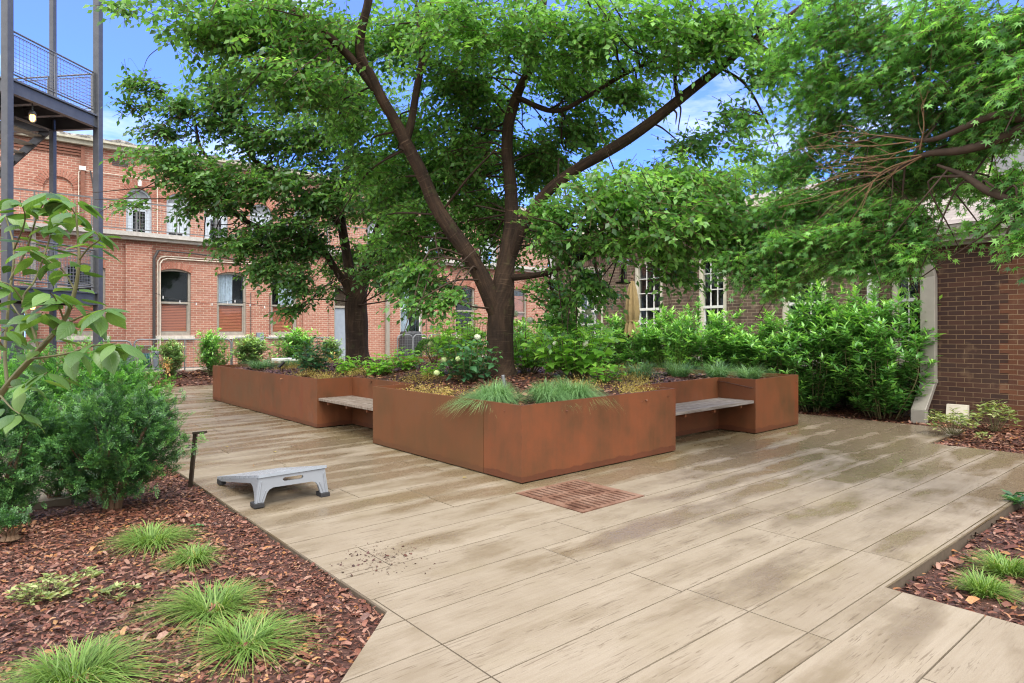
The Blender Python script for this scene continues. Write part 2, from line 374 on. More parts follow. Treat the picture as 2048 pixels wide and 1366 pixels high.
# paving: pale concrete stamped as wide boards, part dry, part wet
t = NT("board stamped concrete"); uv = t.co("UV"); r_ = t.attr()
g1 = t.noise(t.co("UV", (4.5, 70, 1)), 1., 4, .6, 1.2); g2 = t.noise(t.co("UV", (1.3, 5, 1)), 1.1, 4)
dry = t.mix(r_, (.215, .176, .126), (.275, .230, .172)); dry = t.mix(t.rng(t.noise(uv, 2.4, 5), .35, .7, 0, .5), dry, (.32, .275, .215))
wet = t.mix(t.noise(uv, 1.3, 3), (.142, .106, .062), (.180, .138, .088))
w1 = t.noise(t.co("UV", (.55, 1.3, 1)), 1.5, 6, .60, .2)
wm = t.math('ADD', w1, t.math('MULTIPLY', t.math('SUBTRACT', r_, .5), .16))
sp = t.n("ShaderNodeSeparateXYZ"); t.t.links.new(uv, sp.inputs[0])
far = t.math('ADD', t.rng(sp.outputs[0], -2., 6.2, -.07, .17), t.rng(sp.outputs[1], -3.2, .6, -.09, .065))
dv = t.math('ABSOLUTE', t.math('SUBTRACT', sp.outputs[1], t.attr('ctr'))); edge = t.rng(t.math('ADD', dv, t.math('MULTIPLY', t.math('SUBTRACT', t.noise(uv, 3.2, 4), .5), .16)), .08, .21, .07, -.13)
wmask = t.rng(t.math('ADD', t.math('ADD', wm, far), edge), .42, .62)
c = t.mix(t.math('MULTIPLY', wmask, .84), dry, wet)
crack = t.math('MULTIPLY', t.rng(g1, .57, .63), t.rng(g2, .44, .56)); knot = t.noise(t.co("UV", (5, 14, 1)), 1.3, 2, .5, 3.)
c = t.mix(t.math('MULTIPLY', crack, .62), c, (.075, .05, .03))
c = t.mix(t.math('MULTIPLY', t.rng(t.noise(t.co("UV", (.5, .8, 1)), 1.4, 3), .55, .72), .28), c, (.15, .115, .028))   # mossy film
rough = t.math('SUBTRACT', t.rng(t.noise(uv, 7, 4), .3, .7, .70, .85), t.math('MULTIPLY', wmask, .56))
c = t.mix(t.math('MULTIPLY', t.rng(t.noise(t.co('UV', (1.2, 26, 1)), 1.6, 5, .65), .42, .62), .20), c, (.16, .115, .07))
dx = t.math('MAXIMUM', t.math('MAXIMUM', t.math('MULTIPLY', sp.outputs[0], -1.), t.math('SUBTRACT', sp.outputs[0], 5.685)), t.math('MAXIMUM', t.math('MULTIPLY', sp.outputs[1], -1.), t.math('SUBTRACT', sp.outputs[1], 10.8)))
c = t.mix(t.math('MULTIPLY', t.rng(t.math('ADD', dx, t.math('MULTIPLY', t.noise(uv, 2.2, 5), .9)), .30, .85, 1, 0), .42), c, (.16, .125, .045))   # rust and moss washed from the planter
c = t.mix(t.rng(t.noise(uv, 170, 3, .7), .30, .70, 0, .35), c, (.12, .09, .06))
M['paving'] = t.fin(t.pbr(c, rough, 0, t.bump(t.math('ADD', t.math('MULTIPLY', g1, -.5), t.math('MULTIPLY', t.noise(uv, 25, 4), .6)), .35, .008), .45))
M['joint'] = plain("paving joint", (.085, .062, .040), .9, sc_=30)
t = NT("mulch"); v = t.co(); a = t.noise(v, 22, 5, .7); vor = t.n("ShaderNodeTexVoronoi"); t.t.links.new(v, vor.inputs[0]); vor.inputs["Scale"].default_value = 45
M['mulch'] = t.fin(t.pbr(t.mix(a, t.mix(vor.outputs["Color"], (.035, .014, .010), (.12, .05, .032)), (.06, .025, .018)), .7, 0, t.bump(t.math('ADD', a, vor.outputs[0]), .9, .02), .4))
t = NT("bark chips"); r_ = t.attr(); v = t.co()
c = t.ramp(r_, [(0, (.022, .011, .009)), (.18, (.080, .028, .018)), (.40, (.165, .055, .030)), (.60, (.24, .095, .058)), (.76, (.34, .20, .145)), (.88, (.36, .145, .042)), (1, (.52, .31, .15))])
c = t.mix(t.rng(t.noise(v, 120, 3), .3, .7, 0, .5), c, (.05, .02, .015))
M['chips'] = t.fin(t.pbr(c, t.rng(t.noise(v, 50, 2), .3, .7, .38, .65), 0, t.bump(t.noise(v, 160, 3), .4, .003), .5))
M['soil'] = plain("bare soil", (.11, .075, .05), .95, sc_=14, bump=.5)
t = NT("tree bark"); uv = t.co("UV"); ob = t.co()
vert = t.noise(t.co("UV", (16, 2.2, 1)), 1.3, 6, .68); hor = t.noise(t.co("UV", (3, 42, 1)), 1., 4, .6); big = t.noise(ob, 2.2, 5)
c = t.ramp(t.math('ADD', t.math('MULTIPLY', vert, .55), t.math('MULTIPLY', big, .45)), [(.30, (.012, .008, .006)), (.48, (.034, .021, .014)), (.62, (.072, .044, .027)), (.78, (.12, .08, .05))])
c = t.mix(t.rng(hor, .60, .68, 0, .5), c, (.16, .11, .07))
c = t.mix(t.math('MULTIPLY', t.rng(t.noise(ob, 5, 4), .60, .74), .4), c, (.075, .085, .03))
M['bark'] = t.fin(t.pbr(c, .88, 0, t.bump(t.math('ADD', vert, t.math('MULTIPLY', hor, .5)), .9, .02), .25))
t = NT("smooth dark bark"); v = t.co(); n_ = t.noise(v, 9, 5)
M['bark_dark'] = t.fin(t.pbr(t.mix(n_, (.022, .014, .010), (.085, .055, .038)), .85, 0, t.bump(t.noise(v, 50, 4), .5, .006), .3))
M['twig'] = plain("brown twig", (.13, .075, .04), .8)
M['twig_dead'] = plain("bare tan twig", (.20, .115, .06), .9)
M['twig_green'] = plain("green brown stem", (.13, .12, .05), .7)
# foliage
M['elm'] = leafm("shade tree leaf", (.015, .044, .011), (.036, .090, .021), (.082, .165, .040), .50, .36, LG=2.75)
M['elm2'] = leafm("second shade tree leaf", (.014, .040, .011), (.032, .080, .020), (.068, .138, .034), .48, .38, LG=2.5)
M['maple'] = leafm("maple leaf", (.020, .058, .018), (.046, .116, .030), (.100, .205, .052), .50, .42, LG=2.85)
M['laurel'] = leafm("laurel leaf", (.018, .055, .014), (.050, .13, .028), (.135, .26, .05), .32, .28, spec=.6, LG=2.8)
M['laurel_pale'] = leafm("pale laurel leaf", (.035, .075, .028), (.08, .15, .05), (.20, .29, .10), .28, .34, patch=(.30, .21, .07))
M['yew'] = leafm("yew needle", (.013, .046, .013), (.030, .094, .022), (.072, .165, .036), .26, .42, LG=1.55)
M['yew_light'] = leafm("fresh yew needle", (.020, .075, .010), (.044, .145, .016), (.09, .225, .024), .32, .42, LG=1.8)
M['dogwood'] = leafm("dogwood leaf", (.045, .115, .030), (.085, .185, .042), (.16, .28, .06), .42, .36, vein=True, LG=0.92)
M['hydrangea'] = leafm("hydrangea leaf", (.036, .092, .014), (.078, .170, .024), (.135, .245, .040), .40, .45, LG=3.0)
M['hydrangea_dark'] = leafm("dark hydrangea leaf", (.016, .055, .024), (.030, .085, .034), (.055, .125, .035), .28, .45)  # deeper, bluer green than the other hydrangea leaf
M['sedge'] = leafm("sedge blade", (.05, .125, .045), (.095, .195, .075), (.18, .30, .125), .30, .45, LG=1.35)
M['grass'] = leafm("grass blade", (.07, .15, .025), (.14, .26, .045), (.28, .38, .10), .34, .5, patch=(.42, .33, .15), LG=0.95)
M['sedum'] = leafm("yellow groundcover", (.09, .075, .015), (.17, .13, .035), (.25, .20, .06), .3, .6)
M['variegated'] = leafm("variegated leaf", (.14, .22, .06), (.26, .34, .10), (.50, .52, .25), .3, .45, LG=0.85)
M['box'] = leafm("boxwood leaf", (.020, .06, .012), (.045, .115, .02), (.09, .19, .03), .28, .4)
M['petal'] = plain("creamy white petal", (.62, .66, .50), .8)
M['bloom_green'] = plain("green white petal", (.42, .52, .22), .8)
M['dead_leaf'] = leafm("dead leaf", (.22, .11, .04), (.36, .20, .08), (.45, .30, .14), .3, .7)
M['yellow_leaf'] = plain("yellow leaf", (.62, .48, .05), .6)
M['bg_leaf'] = leafm("distant tree leaf", (.035, .085, .02), (.075, .155, .03), (.14, .25, .06), .4, .5)
# built things
M['steel'] = plain("grey painted steel", (.070, .074, .084), .42, .2, .15, 6)
M['steel_soffit'] = plain("steel deck soffit", (.10, .105, .115), .5, .2)
M['galv'] = plain("galvanised rail", (.17, .175, .18), .42, .6, .15, 14)
M['fence_grey'] = plain("grey fence tube", (.20, .21, .22), .45, .4)
M['taupe'] = plain("taupe trim paint", (.29, .265, .225), .6)
M['stone'] = plain("limestone", (.52, .49, .43), .85, sc_=12)
M['cornice'] = plain("olive cream cornice paint", (.40, .385, .30), .6)
M['white'] = plain("white paint", (.74, .73, .70), .55, var=.06)
M['cream'] = plain("cream paint", (.62, .57, .46), .6, var=.08)
M['door'] = plain("blue grey door", (.235, .275, .325), .5, var=.06)
M['door_pale'] = plain("pale blue grey door", (.40, .46, .52), .5, var=.06)
M['tympanum'] = plain("grey tympanum panel", (.20, .22, .24), .6)
M['slab'] = plain("balcony slab", (.42, .40, .37), .75)
M['dark'] = plain("dark interior", (.018, .020, .022), .9)
M['room'] = plain("dim room", (.045, .05, .052), .9)
M['curtain'] = plain("white curtain", (.62, .66, .74), .9)
M['black'] = plain("black metal", (.016, .016, .018), .45, .2)
M['bronze'] = plain("bronze light post", (.055, .042, .030), .45, .5)
M['plastic'] = plain("grey plastic", (.235, .255, .285), .42, var=.05, sc_=5)
M['plastic_top'] = plain("pale grey board top", (.28, .315, .36), .3, var=.06, sc_=4)
M['rubber'] = plain("black rubber", (.02, .02, .022), .7)
M['box_grey'] = plain("grey resin", (.17, .20, .25), .55, var=.06)
M['teal'] = plain("teal hose", (.02, .12, .115), .45)
M['canvas'] = plain("tan canvas", (.25, .18, .08), .9)
M['downspout'] = plain("taupe aluminium", (.27, .25, .215), .45, var=.06)
M['downspout_w'] = plain("pale grey aluminium", (.58, .57, .55), .45, var=.05)
M['pipe_dark'] = plain("dark pipe", (.045, .04, .038), .5)
M['conduit'] = plain("painted conduit", (.60, .53, .44), .5)
M['gable'] = plain("grey siding", (.22, .225, .24), .7, var=.06)
M['pebble'] = plain("stepping stone", (.42, .37, .31), .9)
t = NT("roof shingles"); uv = t.co("UV"); b = t.n("ShaderNodeTexBrick"); t.t.links.new(uv, b.inputs[0]); b.inputs["Scale"].default_value = 1; b.inputs["Brick Width"].default_value = .30
b.inputs["Row Height"].default_value = .14; b.inputs["Mortar Size"].default_value = .006; b.inputs["Color1"].default_value = (.20, .17, .155, 1); b.inputs["Color2"].default_value = (.30, .265, .24, 1); b.inputs["Mortar"].default_value = (.12, .10, .09, 1)
M['shingle'] = t.fin(t.pbr(t.mix(t.rng(t.noise(uv, 3, 5), .3, .7, 0, .5), b.outputs[0], (.33, .295, .27)), .9, 0, t.bump(b.outputs[1], -.5, .01), .3))
t = NT("mossy old roof edge"); v = t.co(); n_ = t.noise(v, 6, 6, .75)
M['roof_old'] = t.fin(t.pbr(t.ramp(n_, [(.35, (.05, .05, .045)), (.52, (.20, .19, .17)), (.62, (.42, .41, .38)), (.75, (.10, .10, .08))]), .95, 0, t.bump(n_, .8, .03), .2))
t = NT("weathered bench wood"); uv = t.co("UV"); g = t.noise(t.co("UV", (1.5, 30, 1)), 1.2, 6, .7, .6); g2 = t.noise(t.co("UV", (30, 1.5, 1)), 1.2, 6, .7, .6)
M['wood_r'] = t.fin(t.pbr(t.ramp(g, [(.3, (.06, .045, .035)), (.5, (.17, .145, .125)), (.68, (.29, .27, .25)), (.8, (.16, .10, .06))]), .75, 0, t.bump(g, .5, .005), .35))
t = NT("weathered bench wood across"); g2 = t.noise(t.co("UV", (30, 1.5, 1)), 1.2, 6, .7, .6)
M['wood_l'] = t.fin(t.pbr(t.ramp(g2, [(.3, (.07, .05, .035)), (.5, (.19, .15, .12)), (.68, (.33, .30, .26)), (.8, (.18, .11, .06))]), .75, 0, t.bump(g2, .5, .005), .35))
t = NT("wooden blind"); uv = t.co("UV"); sp = t.n("ShaderNodeSeparateXYZ"); t.t.links.new(uv, sp.inputs[0]); n_ = t.noise(t.co("UV", (2, 20, 1)), 1.5, 3)
M['blind'] = t.fin(t.pbr(t.mix(n_, (.52, .125, .055), (.70, .22, .115)), .5, 0, None, .4))
t = NT("window glass"); gl = t.n("ShaderNodeBsdfGlossy"); gl.inputs["Roughness"].default_value = .03; gl.inputs[0].default_value = (.9, .95, 1, 1)
tr = t.n("ShaderNodeBsdfTransparent"); tr.inputs[0].default_value = (.90, .94, .95, 1); lw = t.n("ShaderNodeFresnel"); lw.inputs[0].default_value = 1.5
t.set(gl.inputs["Normal"], t.bump(t.noise(t.co(), 1.5, 2), .08, .05))
m_ = t.n("ShaderNodeMixShader"); t.set(m_.inputs[0], t.math('MULTIPLY', lw.outputs[0], .45)); t.t.links.new(tr.outputs[0], m_.inputs[1]); t.t.links.new(gl.outputs[0], m_.inputs[2]); M['glass'] = t.fin(m_.outputs[0])
t = NT("rusty cast iron"); ob = t.co(); n_ = t.noise(ob, 3.2, 5, .65)
M['grate'] = t.fin(t.pbr(t.ramp(n_, [(.36, (.08, .034, .020)), (.46, (.15, .075, .048)), (.60, (.21, .125, .088))]), .65, .0, t.bump(t.noise(ob, 80, 3), .3, .003), .4))
t = NT("lit bulb"); e = t.n("ShaderNodeEmission"); e.inputs[0].default_value = (1, .50, .14, 1); e.inputs[1].default_value = 3.5; M['lit'] = t.fin(e.outputs[0])
t = NT("small lit lamp"); e = t.n("ShaderNodeEmission"); e.inputs[0].default_value = (1, .7, .35, 1); e.inputs[1].default_value = 3; M['lit2'] = t.fin(e.outputs[0])
t = NT("clear acrylic"); p = t.n("ShaderNodeBsdfPrincipled"); p.inputs["Base Color"].default_value = (.9, .92, .92, 1); p.inputs["Transmission Weight"].default_value = .85; p.inputs["Roughness"].default_value = .12; M['acrylic'] = t.fin(p.outputs[0])
M['bulb'] = plain("clear bulb", (.50, .51, .51), .15, var=.05)
# ================================================================ THE SETTING
def n2(x, y):   # cheap smooth noise for ground undulation
    return (np.sin(x * 1.7 + 1.3) * np.cos(y * 1.9 + .4) + .6 * np.sin(x * 4.1 + y * 2.7) + .4 * np.sin(x * 9.3 - y * 7.1 + 2) + .25 * np.sin(x * 19 + y * 23)) / 2.2
def inpoly(pts, poly):
    x, y = pts[:, 0], pts[:, 1]; res = np.zeros(len(pts), bool); j = len(poly) - 1
    for i in range(len(poly)):
        xi, yi = poly[i]; xj, yj = poly[j]
        c = ((yi > y) != (yj > y)) & (x < (xj - xi) * (y - yi) / (yj - yi + 1e-12) + xi); res ^= c; j = i
    return res
def sheet(name, r0, r1, l0, l1, step, zf, mat, kind="structure"):
    rr = np.linspace(r0, r1, max(2, int((r1 - r0) / step) + 1)); ll = np.linspace(l0, l1, max(2, int((l1 - l0) / step) + 1))
    A, B = np.meshgrid(rr, ll, indexing='ij'); Z = zf(A, B)
    X = C0[0] + A * Rv[0] + B * Lv[0]; Y = C0[1] + A * Rv[1] + B * Lv[1]
    V = np.stack([X, Y, Z], -1).reshape(-1, 3); n, m = A.shape
    idx = np.arange(n * m).reshape(n, m); q = np.stack([idx[:-1, :-1], idx[1:, :-1], idx[1:, 1:], idx[:-1, 1:]], -1).reshape(-1, 4)
    me = np_mesh(name, V, None, q, np.stack([A, B], -1).reshape(-1, 2), smooth=True)
    return tag(link(name, me, mat), kind=kind)
gzv = np.vectorize(gz)
g = MB(); g.add([(-300, -300, -.45), (300, -300, -.45), (300, 400, -.45), (-300, 400, -.45)], [(0, 1, 2, 3)])
tag(g.build("ground", M['soil']), kind="structure")

DECK = [(-2.44, -1.70), (-5.9, -5.12), (-5.9, -9), (-.05, -9), (-.05, -3.36), (5.385, -3.36), (5.385, -1.88), (6.97, -1.88), (6.97, 15.3), (-2.44, 15.3)]
def clip_rect(poly, u0, u1, d0, d1):
    def cl(P, ax, v, keep_gt):
        out = []
        for i in range(len(P)):
            a, b = P[i - 1], P[i]; ia = (a[ax] >= v) == keep_gt or a[ax] == v; ib = (b[ax] >= v) == keep_gt or b[ax] == v
            if ia != ib:
                t = (v - a[ax]) / (b[ax] - a[ax]); out.append((a[0] + (b[0] - a[0]) * t, a[1] + (b[1] - a[1]) * t))
            if ib: out.append(b)
        return out
    for ax, v, k in ((0, u0, True), (0, u1, False), (1, d0, True), (1, d1, False)):
        poly = cl(poly, ax, v, k)
        if len(poly) < 3: return []
    out = [p for i, p in enumerate(poly) if math.dist(p, poly[i - 1]) > 1e-5]
    return out if len(out) >= 3 else []
base = MB(frS); base.prism(DECK, -.14, -.014, [[(-.25, -1.08), (.54, -1.08), (.54, -.235), (-.25, -.235)]], ax='ud'); tag(base.build("paving_base", M['joint']), kind="structure")
lb = [-3.86, -3.455, -3.335, -3.01, -2.61, -2.215, -1.86, -1.505, -1.10, -.62, -.215, .2]
while lb[-1] < 15.4: lb.append(lb[-1] + random.choice([.36, .40, .44, .42]))
while lb[0] > -9: lb.insert(0, lb[0] - random.choice([.38, .41, .43]))
GR = (-.27, .56, -1.10, -.215)      # the opening of the drain grate
pv = MB(frS)
fixed = {-3.455: [-.95, 1.3], -3.335: [-.95, .5], -3.01: [-.95, .45, 2.2], -2.61: [-1.0, .42, 2.9], -2.215: [.9, 2.4], -1.86: [-1.1, 1.9], -1.505: [-.6, 1.5], -1.10: [-.27, .56, 1.9, 4.0], -.62: [-.27, .56, 1.6, 3.9]}
for i in range(len(lb) - 1):
    a, b = lb[i], lb[i + 1]; js = fixed.get(round(a, 3))
    xs = [-7.]
    if js: xs += [-2.42] if a < -1.6 else [-2.9 + random.random()]; xs += js
    else: xs.append(-2.42 if a < -1.6 else -2.9 + 2 * random.random())
    while xs[-1] < 7.2: xs.append(xs[-1] + random.uniform(1.2, 3.1))
    for u0, u1 in zip(xs[:-1], xs[1:]):
        if GR[2] - .01 < a < GR[3] - .01 and u0 > GR[0] - .01 and u1 < GR[1] + .01: continue
        gp = .0042
        q = clip_rect(DECK, u0 + gp, u1 - gp, a + gp + random.uniform(0, .0015), b - gp)
        if not q: continue
        pv.cr = random.random(); pv.cr2 = (a + b) / 2; pv.prism(q, -.02, 0, ax='ud', caps=(0, 1))
tag(pv.build("paving", M['paving']), kind="structure")
# planting beds
sheet("mulch_bed", -14, -2.43, -9, 15.25, .11, lambda r, l: SL * r - .035 + .02 * n2(r * 2, l * 2) + .05 * np.clip((-3.2 - r) / 3, 0, 1) * (l > -20), M['mulch'])
sheet("mulch_bed", -.04, 5.37, -9, -3.37, .09, lambda r, l: SL * r - .075 + .02 * n2(r * 2, l * 2) + .06 * np.clip((-3.5 - l) / 1.2, 0, 1), M['mulch'])
sheet("mulch_bed", 5.395, 9.4, -9, -1.89, .09, lambda r, l: SL * r - .05 + .03 * n2(r * 2, l * 2) + .05 * np.clip((r - 5.6) / 1.5, 0, 1), M['mulch'])
sheet("mulch_bed", 6.98, 9.4, -1.87, 15.25, .12, lambda r, l: SL * r - .03 + .03 * n2(r * 2, l * 2) + .04 * np.clip((r - 7) / 1., 0, 1), M['mulch'])
sheet("mulch_bed", -14, 19, 15.31, 16.95, .12, lambda r, l: gzv(r, l) - .02 + .02 * n2(r * 2, l * 2), M['mulch'])
sw = MB(lambda u, d, z: W(u, d, z + gz(u, d))); sw.box(-14, 19, 16.96, 18.5, -.2, .02); tag(sw.build("sidewalk", M['pebble']), kind="structure")
pth = MB(frS); pth.box(-4.75, -3.5, 2.35, 12, -.1, .03); tag(pth.build("path", M['paving']), kind="structure")

# loose bark over the beds
CHIP = (np.array([(0, -.42, 0), (0, .3, .05), (.5, .5, .14), (.5, -.5, .12), (1, .28, 0), (1, -.38, .03)]), [], [(0, 3, 2, 1), (3, 5, 4, 2)])
def chips(name, n, pick, zf, s0, s1, label_kind=True):
    rl_ = pick(n); n = len(rl_); r, l_ = rl_[:, 0], rl_[:, 1]
    P = np.stack([C0[0] + r * Rv[0] + l_ * Lv[0], C0[1] + r * Rv[1] + l_ * Lv[1], zf(r, l_) + rng.uniform(-.003, .022, n)], 1)
    a = rng.uniform(0, 2 * np.pi, n); D = np.stack([np.cos(a), np.sin(a), rng.normal(0, .22, n)], 1)
    U = np.stack([rng.normal(0, .30, n), rng.normal(0, .30, n), np.ones(n)], 1)
    ln = rng.uniform(s0, s1, n) * rng.choice([.6, 1, 1, 1.5], n); wd = ln * rng.uniform(.18, .62, n)
    o = link(name, leaf_mesh(name, P, D, U, ln, wd, CHIP, rnd=np.clip(rng.beta(1.6, 1.7, n), 0, 1)), M['chips']); return tag(o, kind="stuff")
def pick_poly(poly, lo, hi, bias=None):
    def f(n):
        p = np.stack([rng.uniform(lo[0], hi[0], n * 3), rng.uniform(lo[1], hi[1], n * 3)], 1); p = p[inpoly(p, poly)]
        return p[:n]
    return f
LB = [(-2.45, 6.5), (-2.45, -1.68), (-5.6, -4.8), (-6.5, -4), (-6.5, 6.5)]
zl = lambda r, l: SL * r - .035 + .02 * n2(r * 2, l * 2) + .05 * np.clip((-3.2 - r) / 3, 0, 1)
def notpath(f):
    def k(n):
        p = f(n); return p[~((p[:, 0] > -4.8) & (p[:, 0] < -3.45) & (p[:, 1] > 2.3 + .15 * np.sin(p[:, 0] * 9)))]
    return k
chips("bark_chips", 118000, notpath(pick_poly(LB, (-6.5, -5), (-2.45, 6.5))), zl, .012, .040)
chips("bark_chips", 17000, pick_poly([(-.03, -3.38), (5.36, -3.38), (5.36, -6.4), (-.03, -6.4)], (-.03, -6.4), (5.36, -3.38)), lambda r, l: SL * r - .075 + .02 * n2(r * 2, l * 2) + .06 * np.clip((-3.5 - l) / 1.2, 0, 1), .022, .055)
chips("bark_chips", 11000, pick_poly([(5.4, -1.9), (7.6, -1.9), (7.6, -6.4), (5.4, -6.4)], (5.4, -6.4), (7.6, -1.9)), lambda r, l: SL * r - .05 + .03 * n2(r * 2, l * 2) + .05 * np.clip((r - 5.6) / 1.5, 0, 1), .03, .06)
chips("bark_chips", 8000, pick_poly([(7., -1.8), (8.2, -1.8), (8.2, 6), (7., 6)], (7., -1.8), (8.2, 6)), lambda r, l: SL * r - .03 + .03 * n2(r * 2, l * 2) + .04 * np.clip((r - 7) / 1., 0, 1), .03, .07)
chips("bark_chips", 7000, pick_poly([(-4, 15.32), (6, 15.32), (6, 16.9), (-4, 16.9)], (-4, 15.32), (6, 16.9)), lambda r, l: gzv(r, l) - .02 + .02 * n2(r * 2, l * 2), .04, .09)
# a spill of dirt over the paving edge
n_ = 260; pr = np.stack([rng.normal(-2.05, .16, n_), rng.normal(-.95, .16, n_)], 1); pr = pr[(pr[:, 0] > -2.43)]
P = np.array([W(a, b, SL * a + .002) for a, b in pr]); k_ = len(P); a = rng.uniform(0, 6.28, k_)
tag(link("dirt", leaf_mesh("dirt", P, np.stack([np.cos(a), np.sin(a), rng.uniform(0, .5, k_)], 1), np.tile([0, 0, 1.], (k_, 1)) + rng.normal(0, .4, (k_, 3)), rng.gamma(2, .006, k_), rng.gamma(2, .004, k_), CHIP, rnd=rng.uniform(0, .25, k_)), M['chips']), kind="stuff")
# stepping stones by the far bed
for i, (px, py, s_) in enumerate([(278, 751, .34), (292, 757, .42), (300, 766, .38)]):
    p = ground(px, py, .0); st = MB(); pts = [(p[0] + s_ * (1 + .15 * math.sin(3 * a + i)) * math.cos(a), p[1] + .8 * s_ * math.sin(a)) for a in np.linspace(0, 6.283, 12)[:-1]]
    st.prism(pts, p[2] - .05, p[2] + .045, ax='ud')
    tag(st.build("stepping_stone", M['pebble'], origin=p), ["flat pale stone nearest the low fence, beyond the yews", "middle flat pale stone of the three between fence gap and paving", "flat pale stone nearest the paving, beyond the yews"][i], "stone", "stepping stones at the fence gap")

# ---------------------------------------------------------------- weathering steel planter
PR, PL_, HP, WT = 5.685, 10.8, .785, .032
OUT = [(0, 0), (2.53, 0), (2.53, .6), (4.42, .6), (4.42, 0), (PR, 0), (PR, 3.12), (PR - .6, 3.12), (PR - .6, 4.98), (PR, 4.98), (PR, PL_), (4.42, PL_), (4.42, PL_ - .6), (2.53, PL_ - .6), (2.53, PL_), (0, PL_), (0, 4.98), (.6, 4.98), (.6, 3.12), (0, 3.12)]
def inset(poly, w):
    out = []
    for i in range(len(poly)):
        p, a, b = np.array(poly[i]), np.array(poly[i - 1]), np.array(poly[(i + 1) % len(poly)])
        e1, e2 = (p - a) / np.linalg.norm(p - a), (b - p) / np.linalg.norm(b - p)
        out.append(tuple(p + w * (np.array([-e1[1], e1[0]]) + np.array([-e2[1], e2[0]]))))
    return out
INN = inset(OUT, WT)
planter = empty("planter", W(0, 0, 0), "low planter of rust brown steel plates with bench recesses, in the middle of the paving", "planter")
seams = {0: [], 14: [], 15: [.107, .543], 19: [.80]}
for i in range(len(OUT)):
    j = (i + 1) % len(OUT); a, b, ai, bi = [np.array(v) for v in (OUT[i], OUT[j], INN[i], INN[j])]
    cut = [0] + [seams.get(i, [])[k] for k in range(len(seams.get(i, [])))] + [1]
    for c0, c1 in zip(cut[:-1], cut[1:]):
        ln = np.linalg.norm(b - a); e = .0035 / ln
        s0, s1 = (c0 + (e if c0 > 0 else 0)), (c1 - (e if c1 < 1 else 0))
        pm = MB(frS); ip = lambda s, p, q: tuple(p + (q - p) * s)
        # inner corners follow the mitre only at the ends
        q = [ip(s0, a, b), ip(s1, a, b), bi if c1 == 1 else tuple(ip(s1, a, b) + (INN[i] - a) * 0 + np.array([-(b - a)[1], (b - a)[0]]) / ln * WT), ai if c0 == 0 else tuple(ip(s0, a, b) + np.array([-(b - a)[1], (b - a)[0]]) / ln * WT)]
        pm.cr = {(15, 0): .3, (15, 1): .9, (15, 2): .35, (19, 0): 1., (19, 1): .1, (0, 0): 0.}.get((i, seams.get(i, [0]).index(c0) + 1 if c0 > 0 else 0), .25); pm.prism([tuple(v) for v in q], .014, HP, ax='ud'); pm.build("steel_plate", M['corten'], planter)
def bench(nm, u0, u1, d0, d1, along):
    m = MB(frS); n = 4
    for k in range(n):
        if along == 'u': w = (d1 - d0) / n; m.box(u0, u1, d0 + k * w + .006, d0 + (k + 1) * w - .006, .44, .482)
        else: w = (u1 - u0) / n; m.box(u0 + k * w + .006, u0 + (k + 1) * w - .006, d0, d1, .44, .482)
    o = m.build("bench_seat", M['wood_r'] if along == 'u' else M['wood_l'], planter, bevel=.006)
    b = MB(frS)
    for k in range(3):
        f = .15 + .35 * k
        if along == 'u': x = u0 + f * (u1 - u0); b.box(x - .02, x + .02, d0 + .04, d1 - .02, .395, .438)
        else: x = d0 + f * (d1 - d0); b.box(u0 + .04, u1 - .02, x - .02, x + .02, .395, .438)
    b.build("seat_bracket", M['corten'], planter)
bench("a", .012, .597, 3.125, 4.975, 'd'); bench("b", 2.535, 4.415, .012, .597, 'u')
bench("c", PR - .597, PR - .012, 3.125, 4.975, 'd'); bench("d", 2.535, 4.415, PL_ - .597, PL_ - .012, 'u')
def zsoil(r, l):
    e = np.minimum.reduce([np.clip(r, 0, None), np.clip(PR - r, 0, None), np.clip(l, 0, None), np.clip(PL_ - l, 0, None)])
    return SL * r + .67 + .15 * np.clip(e / 1.6, 0, 1) + .015 * n2(r * 3, l * 3)
def insoil(p): return inpoly(p, INN)
# soil filling the planter, cut to its plan
ss = MB(); gr_ = .15
rr = np.arange(.03, PR, gr_); ll = np.arange(.03, PL_, gr_)
A, B = np.meshgrid(rr, ll, indexing='ij'); idx = np.arange(A.size).reshape(A.shape)
V = np.stack([C0[0] + A * Rv[0] + B * Lv[0], C0[1] + A * Rv[1] + B * Lv[1], zsoil(A, B)], -1).reshape(-1, 3)
q = np.stack([idx[:-1, :-1], idx[1:, :-1], idx[1:, 1:], idx[:-1, 1:]], -1).reshape(-1, 4)
rlf = np.stack([A, B], -1).reshape(-1, 2)
cen = rlf[q].mean(1); q = q[insoil(cen)]
tag(link("planting_soil", np_mesh("planting_soil", V, None, q, rlf, smooth=True), M['mulch']), kind="structure")
def pick_soil(n):
    p = np.stack([rng.uniform(.04, PR, n), rng.uniform(.04, PL_, n)], 1); return p[insoil(p)]
chips("bark_chips", 26000, pick_soil, zsoil, .03, .065)

